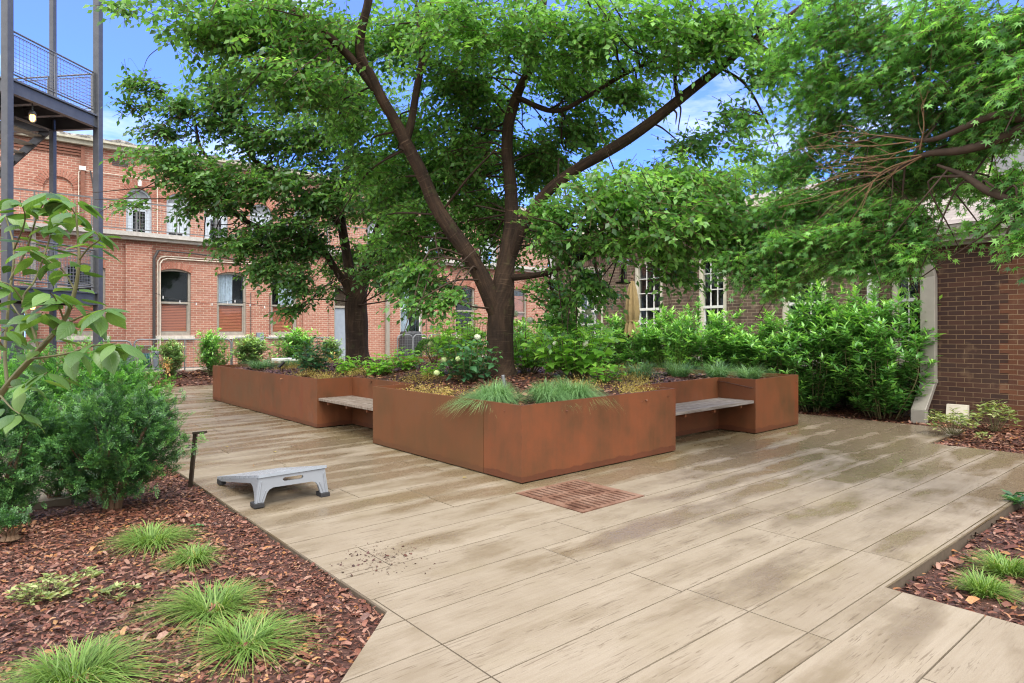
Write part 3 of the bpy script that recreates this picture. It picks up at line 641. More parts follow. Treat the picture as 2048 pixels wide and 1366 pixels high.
# ---------------------------------------------------------------- drain grate
gm = MB(frS); r0, r1, l0, l1 = GR; b_ = .045; za, zb_ = -.03, .005
r0, r1, l0, l1 = r0 + .008, r1 - .008, l0 + .008, l1 - .008
pu = (r1 - r0 - 2 * b_) / 11; pl = (l1 - l0 - 2 * b_) / 3; gp_ = .035
rows = [l0, l0 + b_] + [v for k in (1, 2) for v in (l0 + b_ + k * pl - gp_ / 2, l0 + b_ + k * pl + gp_ / 2)] + [l1 - b_, l1]
for k in range(0, 8, 2): gm.box(r0, r1, rows[k], rows[k + 1], za, zb_)
for k in range(3):
    y0, y1 = rows[2 * k + 1] + .0003, rows[2 * k + 2] - .0003; o_ = .5 if k == 1 else 0.; xs = [r0 + b_ + (i + o_) * pu for i in range(12)]
    gm.box(r0, xs[0] + pu * .22, y0, y1, za, zb_ - .0004)
    for x in xs[1:(-1 if k != 1 else -2)]: gm.box(x - pu * .24, x + pu * .24, y0, y1, za, zb_ - .0004)
    gm.box(xs[-1 if k != 1 else -2] - pu * .22, r1, y0, y1, za, zb_ - .0004)
r0, r1, l0, l1 = GR
tag(gm.build("drain_grate", M['grate'], origin=W(.14, -.66, 0)), "square rusty drain grate with three rows of slots in the paving", "drain grate")
pit = MB(frS); pit.box(r0 + .01, r1 - .01, l0 + .01, l1 - .01, -.36, -.35); 
pit.build("sump", M['dark'], bpy.data.objects["drain_grate"])
# ================================================================ BUILDINGS
def arch_pts(u0, u1, zb, zs, rise, n=12):
    """outline of an opening: flat foot at zb, springing at zs, arched head"""
    w = (u1 - u0) / 2; uc = (u0 + u1) / 2; R_ = (w * w + rise * rise) / (2 * rise); zc = zs + rise - R_
    a0 = math.asin(min(1, w / R_)); a0 = a0 if rise <= w + 1e-6 else math.pi - a0
    pts = [(u0, zb), (u1, zb)]
    for k in range(n + 1):
        a = a0 - 2 * a0 * k / n; pts.append((uc + R_ * math.sin(a), zc + R_ * math.cos(a)))
    return pts, (uc, zc, R_, a0)
def ring(m, info, h, bw, d0, d1, rows=1):
    uc, zc, R_, a0 = info
    for rw in range(rows):
        ra, rb = R_ + h * rw / rows + .004, R_ + h * (rw + 1) / rows - .006
        n = max(5, int(round(2 * a0 * (ra + rb) / 2 / bw)))
        for k in range(n):
            a, b = -a0 + 2 * a0 * k / n, -a0 + 2 * a0 * (k + 1) / n; g_ = .010 / ra
            m.cr = random.random()
            m.prism([(uc + ra * math.sin(a + g_), zc + ra * math.cos(a + g_)), (uc + rb * math.sin(a + g_), zc + rb * math.cos(a + g_)), (uc + rb * math.sin(b - g_), zc + rb * math.cos(b - g_)), (uc + ra * math.sin(b - g_), zc + ra * math.cos(b - g_))], d0, d1)
def inner(pts_args, ins, n=12):
    u0, u1, zb, zs, rise = pts_args
    return arch_pts(u0 + ins, u1 - ins, zb + ins, zs, max(.02, rise - ins), n)[0]
def sash_window(bld, fr, a, frame_m, fw=.07, dep=.13, meet=None, muntin=None, blind=False, curtain=None, sill=True, arch='voussoir', sash_m=None, archh=.22, backing='dark'):
    u0, u1, zb, zs, rise = a; o, info = arch_pts(*a)
    f = MB(fr); f.prism(o, dep - .06, dep + .05, [inner(a, fw)]); fo = f.build("window", M[frame_m], bld)
    sm_ = M[sash_m or frame_m]; i0, i1, iz = u0 + fw, u1 - fw, zb + fw; top = zs + rise - fw; meet = meet or (iz + top) / 2
    s = MB(fr); s.box(i0, i1, dep - .045, dep + .03, meet - .035, meet + .03)
    s.box(i0, i0 + .035, dep - .02, dep + .03, iz, meet - .036); s.box(i1 - .035, i1, dep - .02, dep + .03, iz, meet - .036); s.box(i0, i1, dep - .025, dep + .03, iz, iz + .06)
    s.build("sash", sm_, fo)
    if muntin:
        mm = MB(fr); nx, nz = muntin
        for (za, zb_) in ((iz + .06, meet - .036), (meet + .031, top)):
            for k in range(1, nx): x = i0 + (i1 - i0) * k / nx; mm.box(x - .011, x + .011, dep - .012, dep + .012, za, min(zb_, zs + rise * .8))
            for k in range(1, nz): z = za + (zb_ - za) * k / nz; mm.box(i0, i1, dep - .0125, dep + .0115, z - .011, z + .011)
        mm.build("muntins", sm_, fo)
    p = MB(fr); p.prism(inner(a, fw * .9), dep + .014, dep + .018); p.build("pane", M['glass'], fo)
    bk = MB(fr); bk.box(u0 - .05, u1 + .05, dep + .55, dep + .56, zb - .05, zs + rise + .05); bk.box(u0 - .05, u1 + .05, dep + .21, dep + .549, zb - .05, zb - .04); bk.box(u0 - .06, u0 - .05, dep + .19, dep + .549, zb - .05, zs + rise + .05); bk.box(u1 + .05, u1 + .06, dep + .19, dep + .549, zb - .05, zs + rise + .05); bk.box(u0 - .05, u1 + .05, dep + .19, dep + .549, zs + rise + .04, zs + rise + .05); bk.build("room_behind", M[backing], fo)
    if blind:
        b = MB(fr); z = iz + .07
        zt = blind if blind > 1 else meet - .05
        while z < zt: b.cr = random.random(); b.add([(i0 + .01, dep + .034, z), (i1 - .01, dep + .034, z), (i1 - .01, dep + .05, z + .044), (i0 + .01, dep + .05, z + .044)], [(0, 1, 2, 3)]); z += .052
        b.build("blind", M['blind'], fo)
    if curtain:
        c = MB(fr); c0, c1 = i0 + (i1 - i0) * curtain[0], i0 + (i1 - i0) * curtain[1]; n = 28; pts = []; fs = []
        zt0, zt1 = (curtain[2], top) if len(curtain) > 2 else (meet + .02, top)
        for k in range(n + 1):
            x = c0 + (c1 - c0) * k / n; d = dep + .12 + .035 * math.sin(k * 1.35) + .015 * math.sin(k * .6)
            pts += [(x, d, zt0), (x + .02 * math.sin(k), d, zt1)]
        for k in range(n): fs.append((2 * k, 2 * k + 2, 2 * k + 3, 2 * k + 1))
        c.add(pts, fs); c.build("curtain", M['curtain'], fo, smooth=True)
    if arch:
        v = MB(fr); ring(v, info, archh, .078, -.012, .1, 1 if archh < .25 else 2); v.build("brick_arch", M[arch], fo)
    if sill:
        s = MB(fr); s.box(u0 - .1, u1 + .1, -.085, dep - .062, zb - .13, zb - .004); s.build("sill", M['stone'], fo, bevel=.008)
    return o
# ---------------------------------------------------------------- the long two storey red brick building across the back
LA, LU = 18.3, 19.35
fA, fU = frA(LA), frA(LU)
bA = empty("brick_building", W(4, LA, gz(4, LA)), "long two storey red brick building with a railed walkway along its set back upper floor", "building")
rA = lambda x: onl(x, LA)[1]; rU = lambda x: onl(x, LU)[1]
ZS, ZH = 1.452, 3.50
wins = [(rA(130), rA(211)), (rA(317), rA(382)), (rA(433.6), rA(492.6)), (rA(541.5), rA(594)), (rA(800), rA(846)), (rA(911), rA(950)), (rA(1016), rA(1054)), (-6.6, -5.6)]
holes = []; wa = []
for k, (a, b) in enumerate(wins):
    arg = (a, b, ZS, ZH, .12); wa.append(arg); holes.append(arch_pts(*arg)[0])
dA = (rA(668), rA(668) + 1.05); holes.append([(dA[0], .33), (dA[1], .33), (dA[1], 3.35), (dA[0], 3.35)])
dB = (rA(14), rA(52)); holes.append([(dB[0], .33), (dB[1], .33), (dB[1], 2.55), (dB[0], 2.55)])
zsl0, zsl1 = zat(473, onl(207, 17.95)[0]), zat(457.5, onl(207, 17.95)[0])
wl = MB(fA); wl.prism([(-12, -.1), (18.4, -.1), (18.4, zsl0), (-12, zsl0)], 0, .3, holes); wl.build("ground_floor_wall", M['brick_red'], bA)
for a, b in ((rA(250), rA(303)), (rA(604), rA(604) + .95), (rA(866), rA(866) + .9)):
    pl_ = MB(fA); pl_.box(a, b, -.11, -.002, -.1, zsl0 - .12); pl_.build("pilaster", M['brick_red'], bA)
opts = [dict(blind=1), dict(blind=1), dict(blind=1, curtain=(0, .6)), dict(blind=1, curtain=(.35, 1)), dict(curtain=(.05, .5, 1.6), sash_m='white'), dict(), dict(blind=3.3), dict(blind=1)]
for arg, op in zip(wa, opts): sash_window(bA, fA, arg, 'taupe', meet=2.52, backing='room' if op.get('curtain') else 'dark', **op)
m = MB(fA); a, b = dA
m.box(a, a + .07, .08, .2, .33, 3.35); m.box(b - .07, b, .08, .2, .33, 3.35); m.box(a + .071, b - .071, .08, .2, 3.28, 3.35); m.box(a + .071, b - .071, .07, .2, 2.50, 2.58)
dr = m.build("door_frame", M['taupe'], bA); m = MB(fA); m.box(a + .072, b - .072, .12, .165, .35, 2.498); dl = m.build("door", M['door'], dr); m = MB(fA); m.bar((b - .16, .09, 1.35), (b - .16, .09, 1.50), .03, n=8); m.build("door_handle", M['galv'], dr)
m = MB(fA); m.box(a + .072, b - .072, .14, .145, 2.582, 3.279); m.build("transom_pane", M['glass'], dr); m = MB(fA); m.box(a + .06, b - .06, .6, .61, 2.5, 3.35); m.build("lobby_wall", plain("tan lobby wall", (.22, .15, .10), .9), dr)
m = MB(fA); m.lathe((a + .14, .5, 2.70), [(.0, 0), (.04, .01), (.05, .05), (.03, .1), (0, .12)], 10); m.build("lobby_lamp", M['lit2'], dr)
m = MB(fA); m.box(dB[0] + .03, dB[1] - .03, .15, .19, .35, 2.53); m.build("side_door", M['steel'], bA)
# upper floor
ups = [(rU(252), rU(304)), (rU(333), rU(381)), (rU(409), rU(456)), (rU(500), rU(545)), (rU(585), rU(628)), (rU(735), rU(775)), (rU(850), rU(890)), (rU(958), rU(995))]
zt = zat(377, onl(278, LU)[0]); zr0 = zat(296, onl(206, LU)[0]); zr1 = zat(283.5, onl(206, LU - .15)[0])
holes = []; ua = []
for a, b in ups:
    w = (b - a) / 2; arg = (a, b, zsl1 + .02, zt - w * .98, w * .98); ua.append(arg); holes.append(arch_pts(*arg, n=18)[0])
ba = (rU(86), rU(148)); bw_ = (ba[1] - ba[0]) / 2; bz = zat(352, onl(115, LU)[0]); barg = (ba[0], ba[1], zsl1 + .02, bz - bw_ * .9, bw_ * .9); bo, binfo = arch_pts(*barg, n=18); holes.append(bo)
wu = MB(fU); wu.prism([(-12, zsl1 - .02), (18.4, zsl1 - .02), (18.4, zr0 + .1), (-12, zr0 + .1)], 0, .3, holes); wu.build("upper_wall", M['brick_red'], bA)
m = MB(fU); m.prism(bo, .06, .2); blk = m.build("blocked_archway", M['brick_red_old'], bA); m = MB(fU); ring(m, binfo, .25, .078, -.012, .1, 1); m.build("brick_arch", M['voussoir'], blk)
for k, arg in enumerate(ua):
    o, info = arch_pts(*arg, n=18); u0, u1, zb, zs, rise = arg
    f = MB(fU); f.prism(o, .09, .2, [inner(arg, .06, 18)]); f.box(u0 + .061, u1 - .061, .095, .2, zs - .06, zs + .02); fo = f.build("arched_doorway", M['door_pale'], bA)
    t_ = MB(fU); a_ = inner(arg, .061, 18); t_.prism([(u0 + .061, zs + .021), (u1 - .061, zs + .021)] + [p for p in a_[2:] if p[1] > zs + .022], .14, .16); t_.build("tympanum", M['tympanum'], fo)
    d = MB(fU); gx0, gx1 = (u0 + (u1 - u0) * (.28 if k != 1 else .12), u1 - (u1 - u0) * (.24 if k != 1 else .30)); gz0, gz1 = zb + .16, zs - (.36 if k != 1 else .95)
    d.prism([(u0 + .061, zb), (u1 - .061, zb), (u1 - .061, zs - .061), (u0 + .061, zs - .061)], .12, .16, [[(gx0, gz0), (gx1, gz0), (gx1, gz1), (gx0, gz1)]]); d.build("door", M['door_pale'], fo)
    p = MB(fU); p.box(gx0 - .01, gx1 + .01, .138, .143, gz0 - .01, gz1 + .01); p.build("door_pane", M['glass'], fo)
    p = MB(fU); p.box(u0, u1, .7, .71, zb - .05, zs); p.build("room_behind", M['dark'], fo)
    kn = MB(fU); kn.lathe((u1 - .14, .06, zb + .95), [(0, 0), (.03, .01), (.03, .04), (.012, .05), (.012, .06)], 10, 'd'); kn.build("door_knob", M['white'], fo); kn = MB(fU); kn.lathe((u1 - .14, .06, zb + 1.1), [(0, 0), (.028, .01), (.028, .06)], 10, 'd'); kn.build("deadbolt", M['white'], fo)
    v = MB(fU); ring(v, info, .26, .075, -.012, .1, 1); v.build("brick_arch", M['voussoir'], fo)
# corbelled brick bands, eaves and roof
cb = MB(fU); x1 = rU(161)
zc = zat(312, onl(161, LU)[0])
for k in range(3): cb.box(-12, x1 - .0 * k, -.05 - .025 * k, -.001, zc + .085 * k, zc + .085 * k + .06)
cb.box(x1 + .001, x1 + .1, -.10, -.001, zc - 1.9, zc + .30)
cb.build("corbel_band", plain("dark brick band", (.20, .085, .055), .9, sc_=16), bA)
vt = MB(fU); vx = rU(224); vz = zat(331, onl(232, LU)[0])
for k in range(4): vt.box(vx, vx + .45, -.02, .02, vz + k * .06, vz + k * .06 + .035)
vt.build("wall_vent", M['pipe_dark'], bA)
ev = MB(fU); ev.box(-12, 18.4, -.30, .3, zr0 + .101, zr1); ev.box(-12, 18.4, -.20, -.001, zr0 - .03, zr0 + .099); ev.build("eaves", M['cornice'], bA)
rf = MB(fU); n = 120; pts = []; fs = []
for k in range(n + 1):
    u = -12 + 30.4 * k / n; h = .10 + .035 * math.sin(k * 1.7) + .02 * math.sin(k * 4.1)
    pts += [(u, -.28, zr1 + .002), (u, -.24, zr1 + h), (u, 2.5, zr1 + h + .55), (u, 5, zr1 + .9)]
for k in range(n):
    for j in range(3): fs.append((4 * k + j, 4 * k + 4 + j, 4 * k + 5 + j, 4 * k + 1 + j))
rf.add(pts, fs); rf.build("roof", M['roof_old'], bA)
sl = MB(frA(17.95)); sl.box(-12, 18.4, 0, 1.75, zsl0 + .10, zsl1); sl.box(-12, 18.4, .12, .345, zsl0 + .001, zsl0 + .099); sl.build("walkway_slab", M['slab'], bA)
# walkway railing
rl_ = MB(frA(18.02)); zt_ = zat(396, onl(207, 18.02)[0]); zb_ = zat(452, onl(207, 18.02)[0]); posts = [rA(x) - .03 for x in (70, 183, 272, 351, 429, 500, 570, 650, 730, 810, 900, 990)] + [-5.2, -8, -11]
rl_.box(-12, 18, -.02, .02, zt_ - .04, zt_); rl_.box(-12, 18, -.018, .018, zb_ - .03, zb_)
for x in posts: rl_.box(x - .02, x + .02, -.021, .021, zsl1, zt_ - .041); rl_.box(x + .075, x + .095, -.012, .012, zb_ + .001, zt_ - .041)
ro = rl_.build("railing", M['galv'], bA)
ms = MB(frA(18.02)); u = -4.
while u < 17.5: ms.box(u - .0028, u + .0028, -.003, .003, zb_, zt_ - .05); u += .105
z = zb_ + .09
while z < zt_ - .06: ms.box(-4, 17.5, -.0031, .0029, z - .0028, z + .0028); z += .105
ms.build("railing_mesh", M['fence_grey'], ro)
# service pipes, lamps and boxes on the walls
pp = MB(fA); xa = rA(306); zc_ = 4.06
pp.path([(xa, -.16, .5), (xa, -.16, 3.9), (xa + .12, -.16, zc_ + .10)], .085, 8); pp.path([(xa + .12, -.16, zc_ + .10), (xa + 1.2, -.14, zc_ + .08), (xa + 2.4, -.10, zc_ + .0), (xa + 3.6, -.10, zc_ + .06), (xa + 5.3, -.10, zc_ + .03)], .05, 6)
pp.build("service_pipe", M['pipe_dark'], bA)
pp = MB(fA)
for q in (0, .07): pp.path([(xa + .12 + q, -.06, 1.0), (xa + .12 + q, -.06, 3.82 - q), (xa + .2 + q, -.06, 3.95 - q), (xa + .38 + q * .4, -.06, 4.0 - q), (xa + 8, -.06, 4.03 - q)], .042, 6)
pp.build("conduit", M['conduit'], bA)
for x in (501, 590 - 51, 655, 844 + 8): 
    pp = MB(fA); u = rA(x); pp.bar((u, -.03, 1.3), (u, -.03, 2.95), .022, n=6); pp.build("cable", M['pipe_dark'], bA)
pp = MB(fA); u = rA(518); pp.box(u - .1, u + .14, -.09, -.001, 1.22, 1.55); pp.build("meter_box", M['box_grey'], bA)
pp = MB(fU); u0, z_ = rU(157), zat(345, onl(165, LU)[0]); pp.path([(u0, -.05, zsl1 + .1), (u0, -.05, z_), (u0 + .1, -.05, z_ + .06), (12, -.05, z_ + .06)], .03, 6)
u = rU(314); pp.bar((u, -.05, zsl1), (u, -.05, z_ + .05), .03, n=6); pp.build("conduit", M['conduit'], bA)
pp = MB(fU); u = rU(165); zq = zat(343, onl(165, LU)[0]); pp.box(u - .1, u + .08, -.12, -.001, zq + .02, zq + .15); pp.build("junction_box", M['white'], bA, bevel=.01)
pp = MB(fU); pp.path([(u + .2, -.06, zq + .05), (u + .27, -.07, zq - .35), (u + .3, -.07, zq - .8), (u + .3, -.07, zsl1)], .05, 6); pp.build("service_pipe", M['pipe_dark'], bA)
u = (ups[0][0] + ups[0][1]) / 2; pp = MB(fU); pp.lathe((u, -.1, zt + .05), [(0, 0), (.055, .02), (.06, .16), (.03, .22), (0, .23)], 12); pp.build("wall_lamp", M['white'], bA)
def downspout(fr, u, d, z0, z1, w, dp, m, name="downspout", parent=None, kick=None, head=None):
    s = MB(fr); s.box(u - w / 2, u + w / 2, d, d + dp, z0, z1)
    for z in np.arange(z0 + .9, z1, 1.2): s.box(u - w / 2 - .006, u + w / 2 + .006, d - .006, d + dp, z, z + .03)
    return s.build(name, M[m], parent, bevel=.006)
downspout(fA, rA(772), -.17, .33, zsl0, .15, .11, 'downspout', parent=bA); downspout(fA, rA(66), -.15, .33, zsl0, .12, .1, 'downspout', parent=bA)
# ---------------------------------------------------------------- brown brick house behind the hedge
RB = 9.3; fB = frB(RB); lB = lambda x: onr(x, RB)[1]
bB = empty("brick_house", W(RB, 4, 0), "low brown brick house with white paned windows behind the laurel hedge", "building")
ZBs, ZBh = .95, 3.28
wB = [(lB(1206), lB(1151)), (lB(1325), lB(1268)), (lB(1453), lB(1396)), (lB(1652), lB(1563)), (lB(1868), lB(1782))]
holes = []; wargs = []
for a, b in wB: arg = (a, b, ZBs, ZBh, .16); wargs.append(arg); holes.append(arch_pts(*arg)[0])
w_ = MB(fB); w_.prism([(-1.6, -.1), (9.35, -.1), (9.35, 4.2), (-1.6, 4.2)], 0, .3, holes); w_.build("wall", M['brick_brown'], bB)
w_ = MB(fB); w_.box(9.351, 9.38, .0, 6, -.1, 4.2); w_.build("end_wall", M['brick_brown'], bB)
for k, arg in enumerate(wargs):
    sash_window(bB, fB, arg, 'cream', fw=.11, dep=.10, meet=2.15, muntin=(3, 3), arch='voussoir_brown', sash_m='white', archh=.30, backing='room')
for x in (6.85, 4.75, 2.85, .75): pb = MB(fB); pb.box(x - .22, x + .22, -.10, -.002, -.1, 3.9); pb.build("pilaster", M['brick_brown'], bB)
e = MB(fB); e.box(-1.6, 9.5, -.35, .3, 4.201, 4.42); e.box(-1.6, 9.5, -.45, -.351, 4.28, 4.42); e.build("eaves", M['cream'], bB)
r_ = MB(fB); r_.add([(-1.6, -.46, 4.425), (9.6, -.46, 4.425), (9.6, 5, 5.8), (-1.6, 5, 5.8), (-1.6, 10, 4.425), (9.6, 10, 4.425)], [(0, 1, 2, 3), (3, 2, 5, 4)]); r_.build("roof", M['shingle'], bB)
downspout(fB, lB(1749.5), -.16, .1, 4.2, .17, .12, 'downspout_w', parent=bB); downspout(fB, lB(1109), -.16, .1, 4.2, .16, .12, 'downspout_w', parent=bB)
# ---------------------------------------------------------------- dark brick wing at the right
RC = 7.65; fC = frB(RC); lC = lambda x: onr(x, RC)[1]
bC = empty("brick_wing", W(RC, -3, SL * RC), "dark brick wing with taupe eaves and a big downspout, at the end of the paving", "building")
c0, cq = lC(1836), lC(2017); zE = zat(487, onr(1960, RC)[0])
w_ = MB(fC); w_.box(cq + .0005, c0, 0, .3, -.1, zE); w_.build("wall", M['brick_dark'], bC)
w_ = MB(fC); w_.box(-8, cq, 0, .3, -.1, zE); w_.build("brick_patch", M['brick_orange'], bC)
tb = MB(fC); z = .02; k = 0; edge_ = []
while z < zE - .1:
    x = cq + (.11 if k % 4 in (0, 1) else .0); edge_ += [(x, z), (x, z + .0745)]; z += .0745; k += 1
tb.prism([(cq - .06, .02)] + edge_ + [(cq - .06, z)], -.004, -.0005); tb.build("brick_toothing", M['brick_orange'], bC)
w_ = MB(fC); w_.box(c0 - .3, c0 - .001, .301, 1.66, -.1, zE); w_.build("return_wall", M['brick_dark'], bC)
e = MB(fC); e.box(-8, c0 + .12, -.10, .3, zE + .001, zE + .13); e.box(-8, c0 + .2, -.22, -.101, zE + .06, zE + .16); e.box(-8, c0 + .2, -.30, -.101, zE + .161, zE + .30); e.build("eaves", M['downspout'], bC)
r_ = MB(fC); r_.add([(-8, -.32, zE + .305), (c0 + .3, -.32, zE + .305), (c0 + .3, 1.68, zE + 1.22), (-8, 1.68, zE + 1.22)], [(0, 1, 2, 3)]); r_.build("roof", M['shingle'], bC)
gb = MB(fC); gb.prism([(-8, zE + .9), (-.2, zE + .9), (-.2, zE + 1.2), (-2.2, zE + 2.3), (-8, zE + 2.3)], 1.70, 1.9); gb.build("upper_gable", M['gable'], bC)
D_ = onr(1858, RC - .14)[0]; du = onr(1855, RC - .14)[1]; zlo = zat(765, D_); zhi = zat(553, D_)
s = MB(fC)
s.box(du - .105, du + .105, -.15, -.02, zlo, zhi)
def chain(m, a, b):   # a skewed box between two rectangles given as (u0,u1,d0,d1,z)
    pts = []
    for q in (a, b): pts += [(q[0], q[2], q[4]), (q[1], q[2], q[4]), (q[1], q[3], q[4]), (q[0], q[3], q[4])]
    m.add(pts, [(0, 3, 2, 1), (4, 5, 6, 7), (0, 1, 5, 4), (1, 2, 6, 5), (2, 3, 7, 6), (3, 0, 4, 7)])
s.box(du - .112, du + .112, -.157, -.013, zlo - .01, zlo + .05)
chain(s, (du - .06, du + .15, -.42, -.29, .30), (du - .105, du + .105, -.15, -.02, zlo - .011)); s.box(du - .06, du + .15, -.42, -.29, SL * RC - .02, .299)
chain(s, (du - .105, du + .105, -.15, -.02, zhi + .001), (du + .0, du + .21, -.28, -.15, zE + .06)); s.build("downspout", M['downspout'], bC, bevel=.008)
vu = onr(1914, RC - .1)[1]; s = MB(fC); s.prism([(-.16, .12), (-.02, .12), (-.02, .40), (-.10, .40)], vu - .14, vu + .14, ax='dz'); s.build("wall_outlet", M['cream'], bC)
# ================================================================ STAIR TOWER, FENCES, FURNITURE
_f = np.array([math.sin(math.radians(8)), math.cos(math.radians(8))]); _g = np.array([_f[1], -_f[0]]); P3 = np.array([-10.23, 16.0])
def fT(u, d, z): p = P3 + u * _g + d * _f; return (p[0], p[1], z)
tw = empty("stair_tower", fT(0, 0, .2), "grey steel stair tower of tall posts and two railed landings", "stair tower")
ZL, ZU, PW = 2.50, 6.86, .155
def post(u, d, w=PW):
    m = MB(fT); m.box(u - w / 2, u + w / 2, d - w / 2, d + w / 2, -.2, 13); o = m.build("post", M['steel'], tw, bevel=.012)
    m = MB(fT); m.box(u - w * .8, u + w * .8, d - w * .8, d + w * .8, -.2, .32); m.build("base_plate", M['steel'], o)
post(0, 0); post(0, -2.46); post(-1.25, .0, .115); post(-1.25, -2.46, .115); post(-2.55, 0, .115)
def beam(p, q, zt, h=.29):
    p, q = np.array(p, float), np.array(q, float); d = (q - p) / np.linalg.norm(q - p); n = np.array([-d[1], d[0]]); m = MB(fT)
    def slab(a, b, z0, z1):
        pts = [p + n * a, q + n * a, q + n * b, p + n * b]; m.prism([tuple(x) for x in pts], z0, z1, ax='ud')
    slab(-.012, .012, zt - h + .016, zt - .016); slab(-.06, .06, zt - .015, zt); slab(-.06, .06, zt - h, zt - h + .015)
    m.build("beam", M['steel'], tw)
for zt in (ZL, ZU):
    beam((0, -2.38), (0, -.08), zt); beam((-1.17, .0), (-.08, .0), zt - .001); beam((-1.25, -2.40), (-1.25, -.06), zt - .002); beam((-1.19, -2.46), (-.08, -2.46), zt - .001)
    beam((-2.5, 0), (-1.31, 0), zt - .001); beam((-1.19, -.85), (-.02, -.85), zt - .04, .2); beam((-1.19, -1.6), (-.02, -1.6), zt - .04, .2)
    m = MB(fT); m.box(-2.6, .05, -2.5, .05, zt + .002, zt + .03); m.build("landing_plate", M['steel_soffit'], tw)
def railing(p, q, z0, n, name="railing", h=1.03):
    p, q = np.array(p, float), np.array(q, float); P = lambda t, z: (*(p + (q - p) * t), z); m = MB(fT); L_ = np.linalg.norm(q - p)
    zt, zb = z0 + h, z0 + .12
    m.bar(P(0, zt), P(1, zt), .045, n=8); m.bar(P(0, zb), P(1, zb), .04, n=8)
    for k in range(n + 1): m.bar(P(k / n, z0), P(k / n, zt), .048, .03)
    for k in range(n):
        a, b = (k + .07 / L_ * n * .5) / n, (k + 1 - .07 / L_ * n * .5) / n
        m.path([P(a, zb + .06), P(a, zt - .07), P(b, zt - .07), P(b, zb + .06), P(a, zb + .06)], .022, 6)
    o = m.build(name, M['galv'], tw); w = MB(fT)
    k = int(L_ / .085)
    for i in range(1, k): w.bar(P(i / k, zb + .06), P(i / k, zt - .07), .007, n=4)
    for z in np.arange(zb + .13, zt - .08, .085): w.bar(P(.02, z), P(.98, z), .007, n=4)
    w.build("railing_mesh", M['galv'], o)
for zt in (ZL, ZU):
    railing((-.03, -2.32), (-.03, -.11), zt + .03, 2); railing((-1.15, -.03), (-.13, -.03), zt + .03, 1); railing((-2.5, -.03), (-1.34, -.03), zt + .03, 1)
for d in (.06, -.95):
    m = MB(fT); m.prism([(-1.3, ZU - .25), (-1.3, ZU), (-5.2, ZU - 2.95), (-5.2, ZU - 3.2)], d - .02, d + .02); m.build("stringer", M['steel'], tw)
for k in range(14):
    m = MB(fT); u = -1.45 - k * .265; z = ZU - .17 - k * .2; m.box(u - .15, u + .13, -.92, .03, z - .03, z); m.build("stair_tread", plain("galvanised tread", (.40, .38, .32), .6) if k == 0 else bpy.data.materials["galvanised tread"], tw)
for nm, (px, py, D, zc) in (("upper", (65, 234, 14.4, ZU)), ("lower", (65, 610, 14.4, ZL))):
    p = at(px, py, D); L_ = empty("landing_lamp", p, f"lit caged lamp under the {nm} landing of the stair tower", "lamp", "caged lamps under the landings")
    m = MB(); m.lathe((p[0], p[1], p[2]), [(0, -.10), (.035, -.095), (.052, -.06), (.052, .02), (.045, .04), (0, .045)], 14); m.build("bulb", M['lit'], L_, smooth=True)
    m = MB(); m.lathe((p[0], p[1], p[2]), [(0, .046), (.06, .047), (.075, .07), (.06, .12), (.03, .14), (0, .141)], 14); m.bar(p + np.array([0, 0, .14]), (p[0], p[1], max(p[2] + .2, zc - .01)), .03, n=8); m.build("lamp_cap", M['galv'], L_)
    m = MB()
    for k in range(6):
        a = k * math.pi / 3; c_ = np.array([math.cos(a), math.sin(a), 0]) * .07; m.path([p + c_ + np.array([0, 0, .06]), p + c_ + np.array([0, 0, -.07]), p + c_ * .3 + np.array([0, 0, -.125])], .008, 4)
    m.build("cage", M['galv'], L_)
# ---------------------------------------------------------------- low fence panels before the red building
LF = 16.97; fF = frA(LF); rF = lambda x: onl(x, LF)[1]
def fence(x0, x1, label, mid=0):
    u0, u1 = rF(x0), rF(x1); z0 = gz(u0, LF); zt = 1.34 + SL * (u0 - 0); e = empty("fence_panel", W((u0 + u1) / 2, LF, z0), label, "fence panel", "low mesh fence panels before the red building")
    m = MB(fF); r_ = .12
    m.path([(u0, 0, z0 - .05), (u0, 0, zt - r_), (u0 + .04, 0, zt - .04), (u0 + r_, 0, zt), (u1 - r_, 0, zt), (u1 - .04, 0, zt - .04), (u1, 0, zt - r_), (u1, 0, z0 - .05)], .048, 8); m.bar((u0, 0, z0 + .12), (u1, 0, z0 + .12), .032, n=6)
    for k in range(1, mid + 1): u = u0 + (u1 - u0) * k / (mid + 1); m.bar((u, 0, z0 - .05), (u, 0, zt), .042, n=8)
    o = m.build("frame", M['fence_grey'], e); w = MB(fF); n = max(2, int((u1 - u0) / .10))
    for k in range(1, n): u = u0 + (u1 - u0) * k / n; w.box(u - .003, u + .003, -.003, .003, z0 + .13, zt - .02)
    for z in np.arange(z0 + .22, zt - .05, .10): w.box(u0 + .02, u1 - .02, -.0032, .0028, z - .003, z + .003)
    w.build("wire_mesh", M['fence_grey'], e)
fence(52, 262.5, "low grey mesh fence panel left of the gap by the hose reel")
fence(268.5, 462, "low grey mesh fence panel right of the gap, in front of the grey storage box", 1)
fence(464, 662, "low grey mesh fence panel under the third red shuttered window", 1)
fence(795, 825, "narrow mesh fence panel just right of the grey downspout, left of the covered grill")
fence(827, 853, "narrow mesh fence panel in front of the black covered grill")
fence(857, 1000, "low mesh fence panel right of the covered grill, behind pale shrubs", 1)
